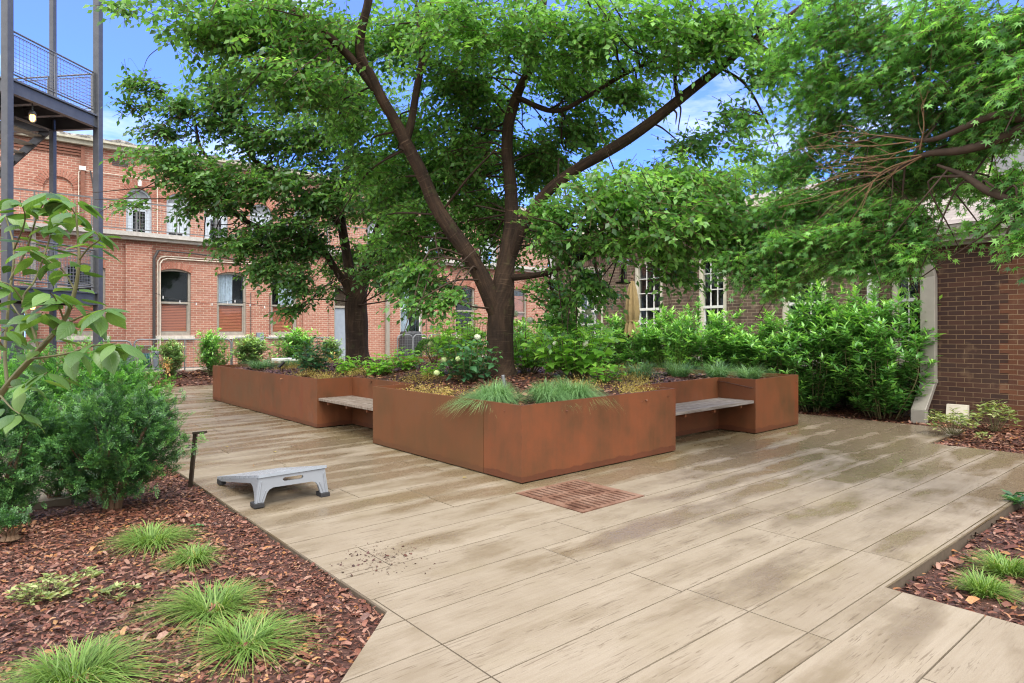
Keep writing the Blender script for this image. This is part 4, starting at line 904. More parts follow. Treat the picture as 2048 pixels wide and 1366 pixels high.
# storage box, hose reel, covered grill
u0, u1 = onl(232, 17.6)[1], onl(318, 17.6)[1]; z0 = gz(u0, 17.6) + .02; fX = frA(17.6)
sb = empty("storage_box", W((u0 + u1) / 2, 17.8, z0), "long blue grey resin storage box behind the hose reel", "storage box")
m = MB(fX); m.box(u0, u1, .0, .5, z0, z0 + .52)
k = u0 + .08
while k < u1 - .05: m.box(k, k + .11, -.014, -.001, z0 + .04, z0 + .50); k += .13
m.build("bin", M['box_grey'], sb, bevel=.008); m = MB(fX); m.box(u0 - .03, u1 + .03, -.03, .53, z0 + .521, z0 + .60); m.build("lid", M['box_grey'], sb, bevel=.015)
uh = onl(287, 17.35)[1]; zh = gz(uh, 17.3) + .02; fH = lambda u, d, z: W(uh + u, 17.35 + d, zh + z)
hr = empty("hose_reel", fH(0, 0, 0), "hose reel cart with teal hose wound on its drum, inside the fence gap", "hose reel")
m = MB(fH)
for s_ in (-.22, .22): m.path([(s_, -.2, .06), (s_, .02, .78), (s_, .22, .06)], .03, 6); m.bar((s_, -.2, .07), (s_, .22, .07), .03, n=6)
m.bar((-.22, .02, .78), (.22, .02, .78), .035, n=8); m.bar((-.22, -.2, .06), (.22, -.2, .06), .03, n=6); m.box(-.24, .24, -.26, -.12, .04, .09); m.build("cart_frame", M['taupe'], hr)
m = MB(fH); m.box(-.2, .2, -.0, .03, .56, .76); m.build("back_panel", plain("brown hose panel", (.12, .07, .045), .7), hr)
m = MB(fH)
for k in range(5): m.lathe((-.16 + k * .065, 0, .36), [(.12, 0), (.165, .008), (.185, .03), (.165, .052), (.12, .06)], 20, 'u')
m.build("hose", M['teal'], hr, smooth=True)
for s_ in (-.19, .17): m = MB(fH); m.lathe((s_, 0, .36), [(0, 0), (.2, .002), (.21, .012), (.2, .022), (0, .024)], 20, 'u'); m.build("drum_side", M['stone'], hr)
for s_ in (-.27, .24): m = MB(fH); m.lathe((s_, .12, .11), [(0, 0), (.1, .002), (.11, .015), (.1, .03), (0, .032)], 16, 'u'); m.build("wheel", M['rubber'], hr)
m = MB(fH); m.path([(.18 + .22 * math.sin(a) * (1 if a < 2.4 else .9), -.1, .32 + .27 * math.cos(a) - .0) for a in np.linspace(.1, 3.0, 16)], .022, 6); m.build("hose_end", M['black'], hr)
# grill under its cover
u0, u1 = onl(812, 17.5)[1], onl(849, 17.5)[1]; fX = frA(17.5); z0 = gz(u0, 17.5) + .02
cv = MB(fX); n = 40; lv = [(0, 1.0), (.35, .99), (.8, .97), (1.02, .93), (1.1, .80), (1.12, .0)]; pts = []; fs = []
for (z, s_) in lv:
    for k in range(n):
        a = 2 * math.pi * k / n; w = 1 + .035 * math.sin(k * 2.9) * (1 - z / 1.2)
        ca, sa = math.cos(a), math.sin(a); q = 1 / max(abs(ca), abs(sa)); q = min(q, 1.18)
        pts.append(((u0 + u1) / 2 + (u1 - u0) / 2 * s_ * w * ca * q, .35 + .33 * s_ * w * sa * q, z0 + z + .012 * math.sin(k * 1.7)))
for j in range(len(lv) - 1):
    for k in range(n): fs.append((j * n + k, j * n + (k + 1) % n, (j + 1) * n + (k + 1) % n, (j + 1) * n + k))
cv.add(pts, fs); tag(cv.build("covered_grill", plain("black cover", (.030, .032, .036), .55), origin=W((u0 + u1) / 2, 17.85, z0)), "grill under a black cover, behind the narrow fence panel", "grill")
# string lights across the windows of the red building
lp = [at(x, y, onl(x, 18.1)[0]) for x, y in ((309, 586), (470, 600), (612, 602))]
st = empty("string_lights", lp[1], "string of small clear bulbs across the lower windows of the red building", "string lights")
wp = []
for a, b in zip(lp[:-1], lp[1:]):
    for t in np.linspace(0, 1, 11): wp.append(a + (b - a) * t + np.array([0, 0, -.20 * 4 * t * (1 - t)]))
V, Q, U = tube_arrays([(np.array(wp), [.008, .008], 5)]); link("wire", np_mesh("wire", V, None, Q, U), M['black'], st)
for k in range(1, 21, 2):
    p = wp[k]; m = MB(); m.lathe(p, [(0, -.10), (.02, -.085), (.024, -.065), (.012, -.04), (.012, 0), (0, .002)], 8); m.build("bulb", M['bulb'], st, smooth=True)
# ---------------------------------------------------------------- cornhole board on the paving
r0, r1, d0, d1 = -2.275, -1.665, .885, 2.10; rc = (r0 + r1) / 2
ch = empty("cornhole_board", W(rc, 1.5, SL * rc), "slanted grey plastic cornhole board with dark feet on the paving", "game board")
ztp = lambda d: .285 - .215 * (d - d0) / (d1 - d0)
fP = lambda u, d, z: W(u, d, z + SL * u + ztp(d)); hole = [(rc + .076 * math.cos(a), d0 + .23 + .076 * math.sin(a)) for a in np.linspace(0, 2 * math.pi, 25)[:-1]]
m = MB(fP); m.prism([(r0 - .006, d0 - .012), (r1 + .006, d0 - .012), (r1 + .006, d1 + .012), (r0 - .006, d1 + .012)], -.014, .006, [hole], ax='ud'); m.build("board_top", M['plastic_top'], ch, bevel=.003)
fQ = lambda u, d, z: W(rc + u, d, z + SL * rc)
sl_ = [(x * .09 + (.0), .222 + y) for x, y in [(-1, -.018), (-.85, -.018), (.85, -.018), (1, -.012), (1.05, 0), (1, .012), (.85, .018), (-.85, .018), (-1, .012), (-1.05, 0)][1:]]
ol = [(-.303, .268), (.303, .268), (.312, .2), (.338, .03), (.268, .03), (.248, .085), (.236, .122), (.214, .150), (.18, .165), (-.18, .165), (-.214, .150), (-.236, .122), (-.248, .085), (-.268, .03), (-.338, .03), (-.312, .2)]
m = MB(fQ); m.prism(ol, d0, d0 + .03, [sl_])
for s_ in (-1, 1):
    m.bar((s_ * .287, d0 - .004, .23), (s_ * .312, d0 - .004, .05), .012, n=6); m.bar((s_ * .250, d0 - .004, .15), (s_ * .288, d0 - .004, .05), .010, n=6)
m.build("front_leg_panel", M['plastic'], ch, bevel=.006)
for s_ in (-1, 1):
    x = s_ * .298; m = MB(fQ); m.prism([(d0 + .031, .264), (d1, ztp(d1) - .018), (d1, .018), (d1 - .07, .018), (d1 - .09, .042), (d0 + .20, .185), (d0 + .15, .165), (d0 + .12, .12), (d0 + .105, .03), (d0 + .031, .03)], x - .012, x + .012, ax='dz'); m.build("side_skirt", M['plastic'], ch)
    m = MB(fQ); m.box(s_ * .303 - .045, s_ * .303 + .045, d0 - .012, d0 + .11, .002, .045); m.build("foot", M['rubber'], ch, bevel=.008)
    m = MB(fQ); m.box(s_ * .29 - .03, s_ * .29 + .03, d1 - .10, d1 + .008, .002, .05); m.build("foot", M['rubber'], ch, bevel=.006)
# second white table beyond the planter
p = at(570, 721, 18.0); r_, l_ = RL(p[0], p[1]); fW = lambda u, d, z: W(r_ + u, l_ + d, z + SL * r_)
tb_ = empty("side_table", fW(0, 0, 0), "low white table beyond the far left corner of the planter", "table"); m = MB(fW); m.box(-.28, .28, -.28, .28, .72, .79); m.build("table_top", M['white'], tb_, bevel=.01)
for a in (-.24, .24):
    for b in (-.24, .24): m = MB(fW); m.box(a - .025, a + .025, b - .025, b + .025, 0, .719); m.build("leg", M['white'], tb_)
# path light
pb_, pt = ground(379, 973, -.02), at(391, 865, 6.5)
pl2 = empty("path_light", pb_, "dark bronze path light leaning at the edge of the paving", "path light")
m = MB(); m.bar(pb_ - np.array([0, 0, .1]), pt, .036); m.build("stake", M['bronze'], pl2, bevel=.003); m = MB(); q = at(412, 864, 6.45); m.bar(pt + np.array([-.02, 0, -.006]), q, .036, .024); m.build("light_arm", M['bronze'], pl2, bevel=.003)
m = MB(); m.bar(pt + (q - pt) * .4 - np.array([0, 0, .014]), pt + (q - pt) * .9 - np.array([0, 0, .014]), .02, .004); m.build("lens", M['plastic_top'], pl2)
# spotlights in the planter
def spot(px, py, D, tilt, lab, ml):
    p = at(px, py, D); r_, l_ = RL(p[0], p[1]); zs = float(zsoil(np.array(r_), np.array(l_))); e = empty("garden_spotlight", (p[0], p[1], zs), lab, "spotlight", "spotlights in the planter")
    t = np.array(tilt, float); t /= np.linalg.norm(t); c_ = np.array([p[0], p[1], zs + .12]); m = MB(); m.bar(c_ - t * .07, c_ + t * .09, .05, n=12); m.build("lamp_head", M[ml], e, bevel=.004); m = MB(); m.bar((p[0], p[1], zs - .05), c_ - t * .02, .014, n=6); m.build("spike", M['black'], e)
    m = MB(); m.bar(c_ + t * .0905, c_ + t * .093, .04, n=12); m.build("lens", M['bulb'], e)
spot(1008, 782, 8.2, (-.15, .1, 1), "small silver spotlight between the two fine sedge clumps", 'galv'); spot(562, 736, 13.2, (.45, .3, .5), "small black spotlight tilted over the left end of the planter", 'black')
# closed umbrella by the brown house
p = at(1264, 600, 15.2); zg = SL * 7; e = empty("umbrella", (p[0], p[1], zg), "closed tan canvas umbrella standing behind the laurel hedge", "umbrella")
m = MB(); m.bar((p[0], p[1], zg), (p[0], p[1], 2.80), .045, n=10); m.lathe((p[0], p[1], 2.80), [(.02, 0), (.04, .02), (.02, .07), (0, .09)], 10); m.build("pole", M['twig'], e)
pts = []; fs = []; n = 48; pr_ = [(2.74, .04), (2.55, .085), (2.3, .12), (2.0, .145), (1.85, .13), (1.80, .11), (1.72, .135), (1.45, .17)]
for (z, r) in pr_:
    for k in range(n): a = 2 * math.pi * k / n; q = r * (1 + .28 * math.sin(k * 2 * math.pi / 6) + .1 * math.sin(k * 1.9)); pts.append((p[0] + q * math.cos(a), p[1] + q * math.sin(a), z + .04 * math.sin(k * 1.05) * (z < 1.5)))
for j in range(len(pr_) - 1):
    for k in range(n): fs.append((j * n + k, j * n + (k + 1) % n, (j + 1) * n + (k + 1) % n, (j + 1) * n + k))
m = MB(); m.add(pts, fs); m.build("canopy", M['canvas'], e, smooth=True); m = MB(); m.lathe((p[0], p[1], 1.80), [(.125, -.02), (.13, 0), (.125, .02)], 16); m.build("tie", M['canvas'], e)
m = MB(); m.lathe((p[0], p[1], zg), [(.25, 0), (.25, .06), (.05, .08), (.05, .3)], 18); m.build("base", M['black'], e)
# hanging bird feeder
p = at(1246, 566, 9.6); e = empty("bird_feeder", p, "dark tube bird feeder with clear dome hanging from the low branch", "bird feeder")
m = MB(); m.lathe(p, [(0, -.012), (.10, -.01), (.115, .0), (.115, .014), (.10, .01), (0, .012)], 20); m.build("tray", M['black'], e)
m = MB(); m.lathe(p, [(.036, .013), (.036, .27), (.0, .29)], 14)
for k in range(6): a = k * 1.047; m.bar((p[0] + .048 * math.cos(a), p[1] + .048 * math.sin(a), p[2] + .012), (p[0] + .048 * math.cos(a), p[1] + .048 * math.sin(a), p[2] + .28), .006, n=4)
m.build("seed_tube", M['black'], e); m = MB(); m.lathe(p, [(.165, .27), (.15, .305), (.10, .335), (0, .35)], 20); m.build("dome", M['acrylic'], e, smooth=True)
m = MB(); m.bar(p + np.array([0, 0, .34]), at(1243, 494, 8.75), .007, n=4); m.build("hanger", M['black'], e)
# fallen leaves on the paving
fl = [(925, 955, "fallen yellow leaf on the paving beside the front corner of the planter", .045), (552, 904, "fallen yellow leaf on the paving behind the cornhole board", .055), (457, 893, "curled yellow leaf on the paving between path light and planter", .045), (1582, 867, "small green leaf on the wet paving near the far end of the planter", .05), (1800, 918, "dark green leaf on the paving before the right hand bed corner", .04), (505, 930, "small dry leaf at the back edge of the cornhole board", .04)]
for px, py, lab, s_ in fl:
    p = ground(px, py, .012); V = leaf_arrays(np.array([p]), np.array([[math.sin(px), math.cos(px), .1]]), np.array([[.2, .1, 1.]]), s_, s_ * .6, OV2)
    tag(link("fallen_leaf", np_mesh("fallen_leaf", V[0], V[1], V[2], V[3], V[4]), M['yellow_leaf' if 'yellow' in lab else ('dead_leaf' if 'dry' in lab else 'elm')], origin=p), lab, "leaf", "fallen leaves on the paving")
# ================================================================ TREES
def sprays(S, D, LN, k, leaf, droop=.18, flat=.3, spread=.9, fwd=.55, lr=(.8, 1.15), wr=(.46, .56), opposite=False):
    """leaves set along drooping twigs; S starts, D directions, LN lengths"""
    n = len(S); D = nrm(D); t = np.linspace(.12, 1., k)[None, :, None]
    P = S[:, None, :] + D[:, None, :] * LN[:, None, None] * t; P[:, :, 2] -= (droop * LN)[:, None] * (t[:, :, 0] ** 2)
    T = np.broadcast_to(D[:, None, :], P.shape).copy(); T[:, :, 2] -= 2 * droop * t[:, :, 0]
    up = np.zeros_like(P); up[:, :, 2] = 1; tw_ = nrm(rng.normal(0, flat * .7, (n, 1, 3)) + np.array([0, 0, 1.])); up = nrm(up * .2 + tw_)
    side = nrm(np.cross(up, T)); alt = np.where(np.arange(k) % 2 == 0, 1., -1.)[None, :, None]
    A = nrm(T) * fwd + side * alt * spread + rng.normal(0, .22, P.shape); A[:, -1] = T[:, -1]; A[:, :, 2] -= .30
    U = up + rng.normal(0, flat, P.shape)
    ln = leaf * rng.uniform(*lr, (n, k)); wd = ln * rng.uniform(*wr, (n, k))
    tint = np.clip(rng.normal(.5, .16, (n, 1)) + rng.normal(0, .16, (n, k)), 0, 1)
    return P.reshape(-1, 3), A.reshape(-1, 3), U.reshape(-1, 3), ln.ravel(), wd.ravel(), tint.ravel(), P
def build_tree(name, label, cat, limbs, clusters, axis, leaf, leaf_mat, tmpl, bark, k=12, tl=(.4, .75), droop=.2, flat=.3, trunk_wob=.06, nb=3, dens=1., hue=0., branch_r=.018, opp=False, wr=(.52, .66), twig_mat='twig', rs=1.):
    e = empty(name, axis, label, cat); items = []; allp = []
    for i_, lb in enumerate(limbs):
        pts = np.array([at(a, b, c) if len(q) == 4 else q[:3] for q in lb for (a, b, c) in [q[:3]]]) ; rad = [q[3] * (rs if i_ > 0 or n0 > 4 else 1.) for n0, q in enumerate(lb)]
        sp = smooth_path(pts, 5); rr = np.interp(np.linspace(0, len(pts) - 1, len(sp)), np.arange(len(pts)), rad)
        items.append((sp, rr, 14 if rad[0] > .1 else 8)); allp.append(np.column_stack([sp, rr]))
    V, Q, U = tube_arrays(items, trunk_wob); link("trunk", np_mesh("trunk", V, None, Q, U, smooth=True), M[bark], e)
    allp = np.vstack(allp); br = []; S, D, LN, TI = [], [], [], []
    for (cx, cy, dep, rx, ry, rd, n) in clusters:
        n = int(n * dens); c = at(cx, cy, dep); m = dep / F; out = c[:2] - np.array(axis)[:2]
        out = out / (np.linalg.norm(out) + 1e-6)
        q = rng.normal(0, 1, (n, 3)); q /= np.linalg.norm(q, axis=1)[:, None]; q *= rng.random(n)[:, None] ** .38
        # sub clumps leave gaps between them
        g_ = rng.normal(0, .55, (max(3, n // 16), 3)); pick = rng.integers(0, len(g_), n); q = .55 * q + .62 * g_[pick] + rng.normal(0, .07, (n, 3))
        s_ = c + q * np.array([rx * m, rd, ry * m]); a = rng.uniform(0, 2 * np.pi, n)
        d = np.stack([np.cos(a) + out[0] * .8, np.sin(a) + out[1] * .8, rng.normal(.08, .42, n)], 1)
        ln = rng.uniform(*tl, n); S.append(s_ - nrm(d) * ln[:, None] * .5); D.append(d); LN.append(ln)
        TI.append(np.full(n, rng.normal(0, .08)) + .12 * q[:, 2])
        for _ in range(nb):
            tgt = c + rng.normal(0, .5, 3) * np.array([rx * m, rd, ry * m]); dist = np.linalg.norm(allp[:, :3] - tgt, axis=1) + allp[:, 2] * .05; i = int(np.argmin(dist + rng.uniform(0, .4, len(dist)))); a0 = allp[i, :3]
            if np.linalg.norm(tgt - a0) > 3.2: continue
            mid = (a0 + tgt) / 2 + rng.normal(0, .12, 3) + np.array([0, 0, .12]); r0 = min(allp[i, 3] * .6, branch_r)
            br.append((smooth_path([a0, mid, tgt, tgt + (tgt - mid) * .45], 4), [r0, r0 * .6, .004], 5))
    S, D, LN, TI = np.vstack(S), np.vstack(D), np.concatenate(LN), np.concatenate(TI)
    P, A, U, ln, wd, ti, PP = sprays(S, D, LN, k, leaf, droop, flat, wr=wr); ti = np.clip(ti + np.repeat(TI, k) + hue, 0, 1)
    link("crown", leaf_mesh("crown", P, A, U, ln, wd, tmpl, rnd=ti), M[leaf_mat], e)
    if br: V, Q, U = tube_arrays(br); link("branchwork", np_mesh("branchwork", V, None, Q, U, smooth=True), M['bark_dark'], e)
    # the twigs carrying the leaves
    n = len(S); tp = np.stack([S, PP[:, k // 2], PP[:, -1]], 1); T = nrm(tp[:, 2] - tp[:, 0]); a = nrm(np.cross(T, [0, 0, 1.])); b = np.cross(T, a); VV = []; rr = [.0035, .0028, .0015]
    for j in range(3):
        for w in range(3): VV.append(tp[:, j] + a * rr[j] * math.cos(w * 2.1) + b * rr[j] * math.sin(w * 2.1))
    VV = np.stack(VV, 1); base_ = (np.arange(n) * 9)[:, None]; q = []
    for j in range(2):
        for w in range(3): q.append(base_ + np.array([[j * 3 + w, j * 3 + (w + 1) % 3, j * 3 + 3 + (w + 1) % 3, j * 3 + 3 + w]]))
    link("twigs", np_mesh("twigs", VV.reshape(-1, 3), None, np.vstack(q)), M[twig_mat], e); return e
def base_at(px, D):
    p = at(px, 700, D); r_, l_ = RL(p[0], p[1]); return float(zsoil(np.array(r_), np.array(l_)))
zt1 = base_at(1002, 10.); yb1 = HY + (H - zt1) * F / 10.
limbs1 = [
 [(1003, yb1 + 12, 10, .30), (1002, yb1 - 6, 10, .255), (1001, 722, 10, .212), (1001, 660, 10, .205), (1003, 615, 10, .208), (1006, 578, 10, .20), (1010, 540, 10.05, .165), (1016, 500, 10.1, .148), (1023, 440, 10.2, .135), (1021, 370, 10.25, .118), (1014, 300, 10.3, .112), (1019, 240, 10.3, .10), (1038, 180, 10.2, .085), (1058, 140, 10.1, .078), (1075, 90, 10, .068), (1085, 30, 9.8, .058), (1095, -60, 9.5, .045), (1110, -200, 9, .02)],
 [(1006, 655, 10, .11), (990, 618, 9.95, .165), (966, 560, 9.9, .165), (935, 506, 9.8, .15), (902, 460, 9.7, .138), (870, 408, 9.6, .125), (845, 350, 9.5, .116), (815, 292, 9.4, .11), (790, 242, 9.3, .10), (765, 200, 9.2, .094), (741, 150, 9.1, .086), (720, 105, 9, .08), (724, 55, 8.9, .072), (736, 5, 8.8, .066), (745, -70, 8.7, .055), (760, -220, 8.5, .02)],
 [(806, 300, 9.4, .075), (822, 245, 9.35, .066), (833, 180, 9.3, .060), (844, 118, 9.25, .056), (840, 70, 9.2, .036), (833, 10, 9.2, .03), (826, -90, 9.1, .015)],
 [(762, 195, 9.2, .07), (705, 120, 9.0, .068), (640, 58, 8.8, .066), (590, 22, 8.7, .062), (535, -20, 8.6, .05), (450, -90, 8.4, .02)],
 [(1016, 530, 10.1, .10), (1050, 445, 9.9, .102), (1095, 384, 9.7, .10), (1150, 340, 9.5, .097), (1200, 311, 9.4, .096), (1250, 281, 9.25, .095), (1300, 246, 9.1, .09), (1350, 206, 8.9, .083), (1400, 166, 8.8, .075), (1450, 128, 8.6, .066), (1495, 90, 8.5, .058), (1540, 65, 8.4, .052), (1580, 32, 8.3, .046), (1620, 0, 8.2, .04), (1690, -70, 8, .015)],
 [(1356, 203, 8.9, .034), (1349, 140, 8.9, .03), (1355, 80, 8.85, .027), (1385, 5, 8.8, .02), (1400, -70, 8.7, .01)],
 [(1034, 195, 10.2, .05), (1110, 222, 9.8, .045), (1180, 190, 9.5, .04), (1240, 153, 9.3, .036), (1290, 130, 9.2, .032), (1340, 115, 9.1, .028), (1395, 124, 9, .016)],
 [(1440, 135, 8.6, .024), (1490, 168, 8.5, .019), (1528, 232, 8.5, .014), (1560, 300, 8.5, .006)],
 [(1505, 80, 8.5, .035), (1540, 105, 8.4, .03), (1575, 135, 8.3, .024), (1610, 160, 8.2, .01)],
 [(1020, 556, 10, .065), (1068, 551, 9.7, .052), (1110, 541, 9.4, .046), (1160, 515, 9.1, .042), (1200, 505, 8.9, .036), (1260, 490, 8.7, .026), (1345, 478, 8.5, .012)],
 [(888, 418, 9.6, .022), (940, 352, 9.2, .018), (1000, 290, 8.8, .010)]]
cl1 = [(430, 40, 8.6, 130, 50, .9, 150), (560, 70, 8.8, 130, 75, 1.0, 190), (660, 90, 9.8, 100, 65, .8, 140), (800, 60, 10.0, 110, 70, .8, 140), (930, 60, 9, 110, 75, 1.2, 170), (1060, 45, 9, 110, 65, 1.2, 150), (1190, 55, 8.8, 110, 70, 1.1, 150), (1310, 60, 8.6, 100, 70, 1., 105), (1420, 50, 8.4, 80, 55, .8, 60), (1500, 30, 8.2, 70, 40, .7, 45),
 (600, 170, 8.9, 120, 60, .9, 150), (700, 230, 10.2, 80, 60, .6, 85), (920, 170, 10.4, 90, 75, .8, 120), (960, 230, 10.9, 90, 70, .7, 120), (1130, 150, 10.2, 100, 65, .8, 115), (1160, 250, 10.3, 80, 45, .6, 75), (1280, 190, 10.0, 80, 40, .5, 55), (1400, 110, 8.6, 70, 40, .6, 45), (1460, 230, 8.6, 60, 40, .5, 28), (1530, 140, 8.4, 60, 40, .5, 35), (1500, 300, 8.6, 60, 45, .4, 14), (1370, 260, 9.2, 50, 40, .4, 28),
 (930, 320, 10.6, 100, 75, .7, 120), (1080, 300, 10.9, 90, 60, .6, 85), (960, 410, 10.9, 70, 60, .5, 80), (1110, 420, 9.0, 60, 40, .5, 60), (860, 360, 11.2, 110, 80, .6, 150), (960, 330, 11.5, 90, 70, .6, 110), (980, 420, 11.4, 60, 60, .4, 70), (880, 470, 11.6, 70, 50, .5, 80), (770, 350, 11.4, 80, 60, .5, 85), (1060, 330, 11.2, 60, 60, .5, 60), (1080, 470, 11.0, 70, 50, .5, 60), (820, 250, 11.0, 90, 60, .6, 80), (780, 330, 10.6, 60, 60, .5, 50), (1120, 320, 10.6, 70, 40, .5, 50),
 (1190, 395, 8.4, 115, 50, 1.2, 105), (1300, 385, 8.2, 120, 50, 1.2, 110), (1410, 415, 8.0, 95, 50, 1.0, 100), (1470, 475, 7.8, 60, 34, .6, 62), (1250, 465, 8.3, 125, 26, .9, 80), (1130, 475, 8.8, 75, 30, .6, 60), (1370, 500, 8.2, 75, 26, .6, 50), (1335, 545, 8.6, 30, 42, .3, 26), (1180, 545, 8.8, 50, 35, .5, 34), (1110, 590, 9.6, 45, 50, .4, 46), (1120, 640, 9.2, 35, 30, .3, 16), (1205, 575, 9.2, 25, 26, .3, 12), (1350, 350, 8.6, 90, 35, .6, 75), (1410, 370, 8.2, 60, 35, .5, 55), (1495, 510, 7.6, 45, 22, .4, 30),
 (850, 540, 9.4, 50, 36, .4, 50), (890, 590, 9.0, 28, 22, .3, 16), (800, 440, 10.8, 80, 60, .7, 90), (960, 500, 11.2, 50, 40, .4, 30), (840, 600, 8.9, 40, 18, .3, 16),
 (600, -140, 8.4, 200, 100, 1.5, 45), (950, -150, 8.8, 220, 110, 1.6, 55), (1300, -140, 8.4, 180, 100, 1.4, 40), (1080, -60, 11.5, 260, 130, 1.2, 60)]
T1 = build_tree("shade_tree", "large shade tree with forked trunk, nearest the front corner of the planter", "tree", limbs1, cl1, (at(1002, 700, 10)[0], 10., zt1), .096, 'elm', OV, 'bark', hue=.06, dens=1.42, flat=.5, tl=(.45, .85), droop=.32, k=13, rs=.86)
zt2 = base_at(716, 13.4); yb2 = HY + (H - zt2) * F / 13.4
limbs2 = [
 [(719, yb2 + 10, 13.4, .36), (718, yb2 - 5, 13.4, .29), (715, 705, 13.4, .245), (713, 650, 13.4, .232), (712, 600, 13.4, .215), (722, 565, 13.45, .17), (738, 520, 13.6, .115), (755, 460, 13.7, .09), (790, 380, 13.8, .07), (822, 300, 13.7, .05), (850, 200, 13.5, .025)],
 [(711, 625, 13.35, .12), (704, 570, 13.35, .13), (692, 500, 13.5, .10), (682, 440, 13.5, .09), (680, 400, 13.5, .083), (694, 330, 13.5, .07), (700, 250, 13.4, .05), (688, 150, 13.2, .02)],
 [(706, 612, 13.3, .09), (694, 572, 13.3, .09), (670, 538, 13.2, .078), (640, 492, 13, .068), (590, 470, 12.8, .058), (522, 456, 12.6, .05), (480, 434, 12.4, .046), (450, 405, 12.3, .042), (437, 360, 12.2, .035), (420, 322, 12.1, .03), (400, 290, 12, .024), (389, 230, 12, .012)],
 [(684, 455, 13.4, .07), (640, 412, 13, .062), (590, 376, 12.7, .056), (548, 345, 12.5, .05), (510, 322, 12.4, .045), (496, 290, 12.3, .04), (489, 232, 12.2, .032), (474, 188, 12.1, .02), (462, 110, 12, .008)],
 [(474, 190, 12.1, .018), (420, 130, 12, .012), (350, 88, 11.9, .008), (300, 110, 11.9, .006), (284, 150, 11.9, .003)]]
cl2 = [(340, 320, 11.6, 90, 26, .7, 75), (420, 350, 11.8, 80, 35, .7, 80), (290, 170, 11.8, 45, 16, .4, 24), (340, 205, 11.8, 55, 22, .5, 34), (420, 220, 12, 70, 55, .7, 75), (480, 160, 12, 80, 60, .7, 90), (330, 255, 11.8, 50, 14, .4, 20), (540, 260, 12.2, 100, 70, .9, 130), (640, 270, 12.6, 100, 70, .9, 140), (740, 320, 13, 90, 70, .9, 130), (520, 370, 12.2, 90, 45, .8, 100), (620, 390, 12.5, 100, 50, .9, 130), (730, 410, 14.4, 80, 50, .6, 95), (820, 400, 13, 80, 60, .9, 100), (450, 410, 12, 60, 30, .5, 45), (560, 460, 12.4, 80, 35, .7, 85), (630, 490, 12.6, 80, 40, .6, 80), (790, 490, 13.0, 70, 40, .6, 80), (540, 530, 12.2, 60, 30, .5, 55), (620, 560, 12.4, 50, 24, .5, 42), (690, 520, 14.2, 55, 28, .5, 40), (800, 545, 12.4, 70, 34, .6, 70), (860, 570, 12, 45, 22, .4, 28), (590, 610, 12.4, 28, 14, .3, 12), (500, 490, 12, 45, 30, .4, 38), (380, 410, 11.6, 40, 14, .3, 14), (250, 400, 11.6, 30, 12, .3, 8), (245, 8, 8.8, 45, 10, .2, 8), (700, 180, 12.8, 120, 60, .9, 110), (270, 205, 11.7, 30, 10, .3, 9), (430, 470, 12, 30, 12, .3, 10)]
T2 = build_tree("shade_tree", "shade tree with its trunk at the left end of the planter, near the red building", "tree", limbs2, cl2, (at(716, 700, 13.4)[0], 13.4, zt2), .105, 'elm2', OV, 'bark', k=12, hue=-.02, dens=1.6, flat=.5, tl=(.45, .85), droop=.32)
# maple hanging in from the right
tb0 = np.array([5.0, 4.55, -.08])
limbs3 = [
 [(5.0, 4.55, -.08, .17, 0), (4.95, 4.6, .5, .13, 0), (4.85, 4.7, 1.3, .115, 0), (4.7, 4.85, 2.2, .10, 0), (4.62, 4.9, 2.9, .085, 0), (4.4, 5.1, 3.6, .06, 0), (4.2, 5.4, 4.6, .03, 0)],
 [(2250, 300, 4.9, .085), (2120, 242, 5, .074), (2048, 256, 5.1, .064), (1985, 284, 5.3, .055), (1920, 301, 5.5, .048), (1850, 309, 5.8, .036), (1800, 335, 6, .02), (1740, 352, 6.2, .012), (1680, 362, 6.3, .006)],
 [(2130, 240, 5, .06), (2048, 237, 5.1, .052), (1990, 231, 5.2, .044), (1930, 254, 5.4, .038), (1880, 275, 5.6, .033), (1838, 281, 5.8, .026), (1770, 271, 6, .018), (1700, 286, 6.2, .011), (1635, 268, 6.4, .005)],
 [(2230, 290, 4.9, .085), (2095, 245, 5.2, .07), (2022, 192, 5.4, .064), (1998, 148, 5.5, .06), (1950, 86, 5.7, .06), (1905, 55, 5.9, .056), (1880, 14, 6, .05), (1855, -50, 6.2, .04), (1820, -160, 6.4, .02)],
 [(2240, 330, 4.9, .06), (2080, 405, 5.1, .05), (1985, 386, 5.3, .044), (1930, 352, 5.5, .034), (1875, 330, 5.7, .016)],
 [(1905, 55, 5.9, .03), (1850, 60, 6.1, .024), (1780, 95, 6.3, .018), (1700, 105, 6.5, .008)],
 [(1890, 30, 6, .022), (1880, 70, 6, .018), (1865, 120, 6, .010), (1840, 150, 6, .006)]]
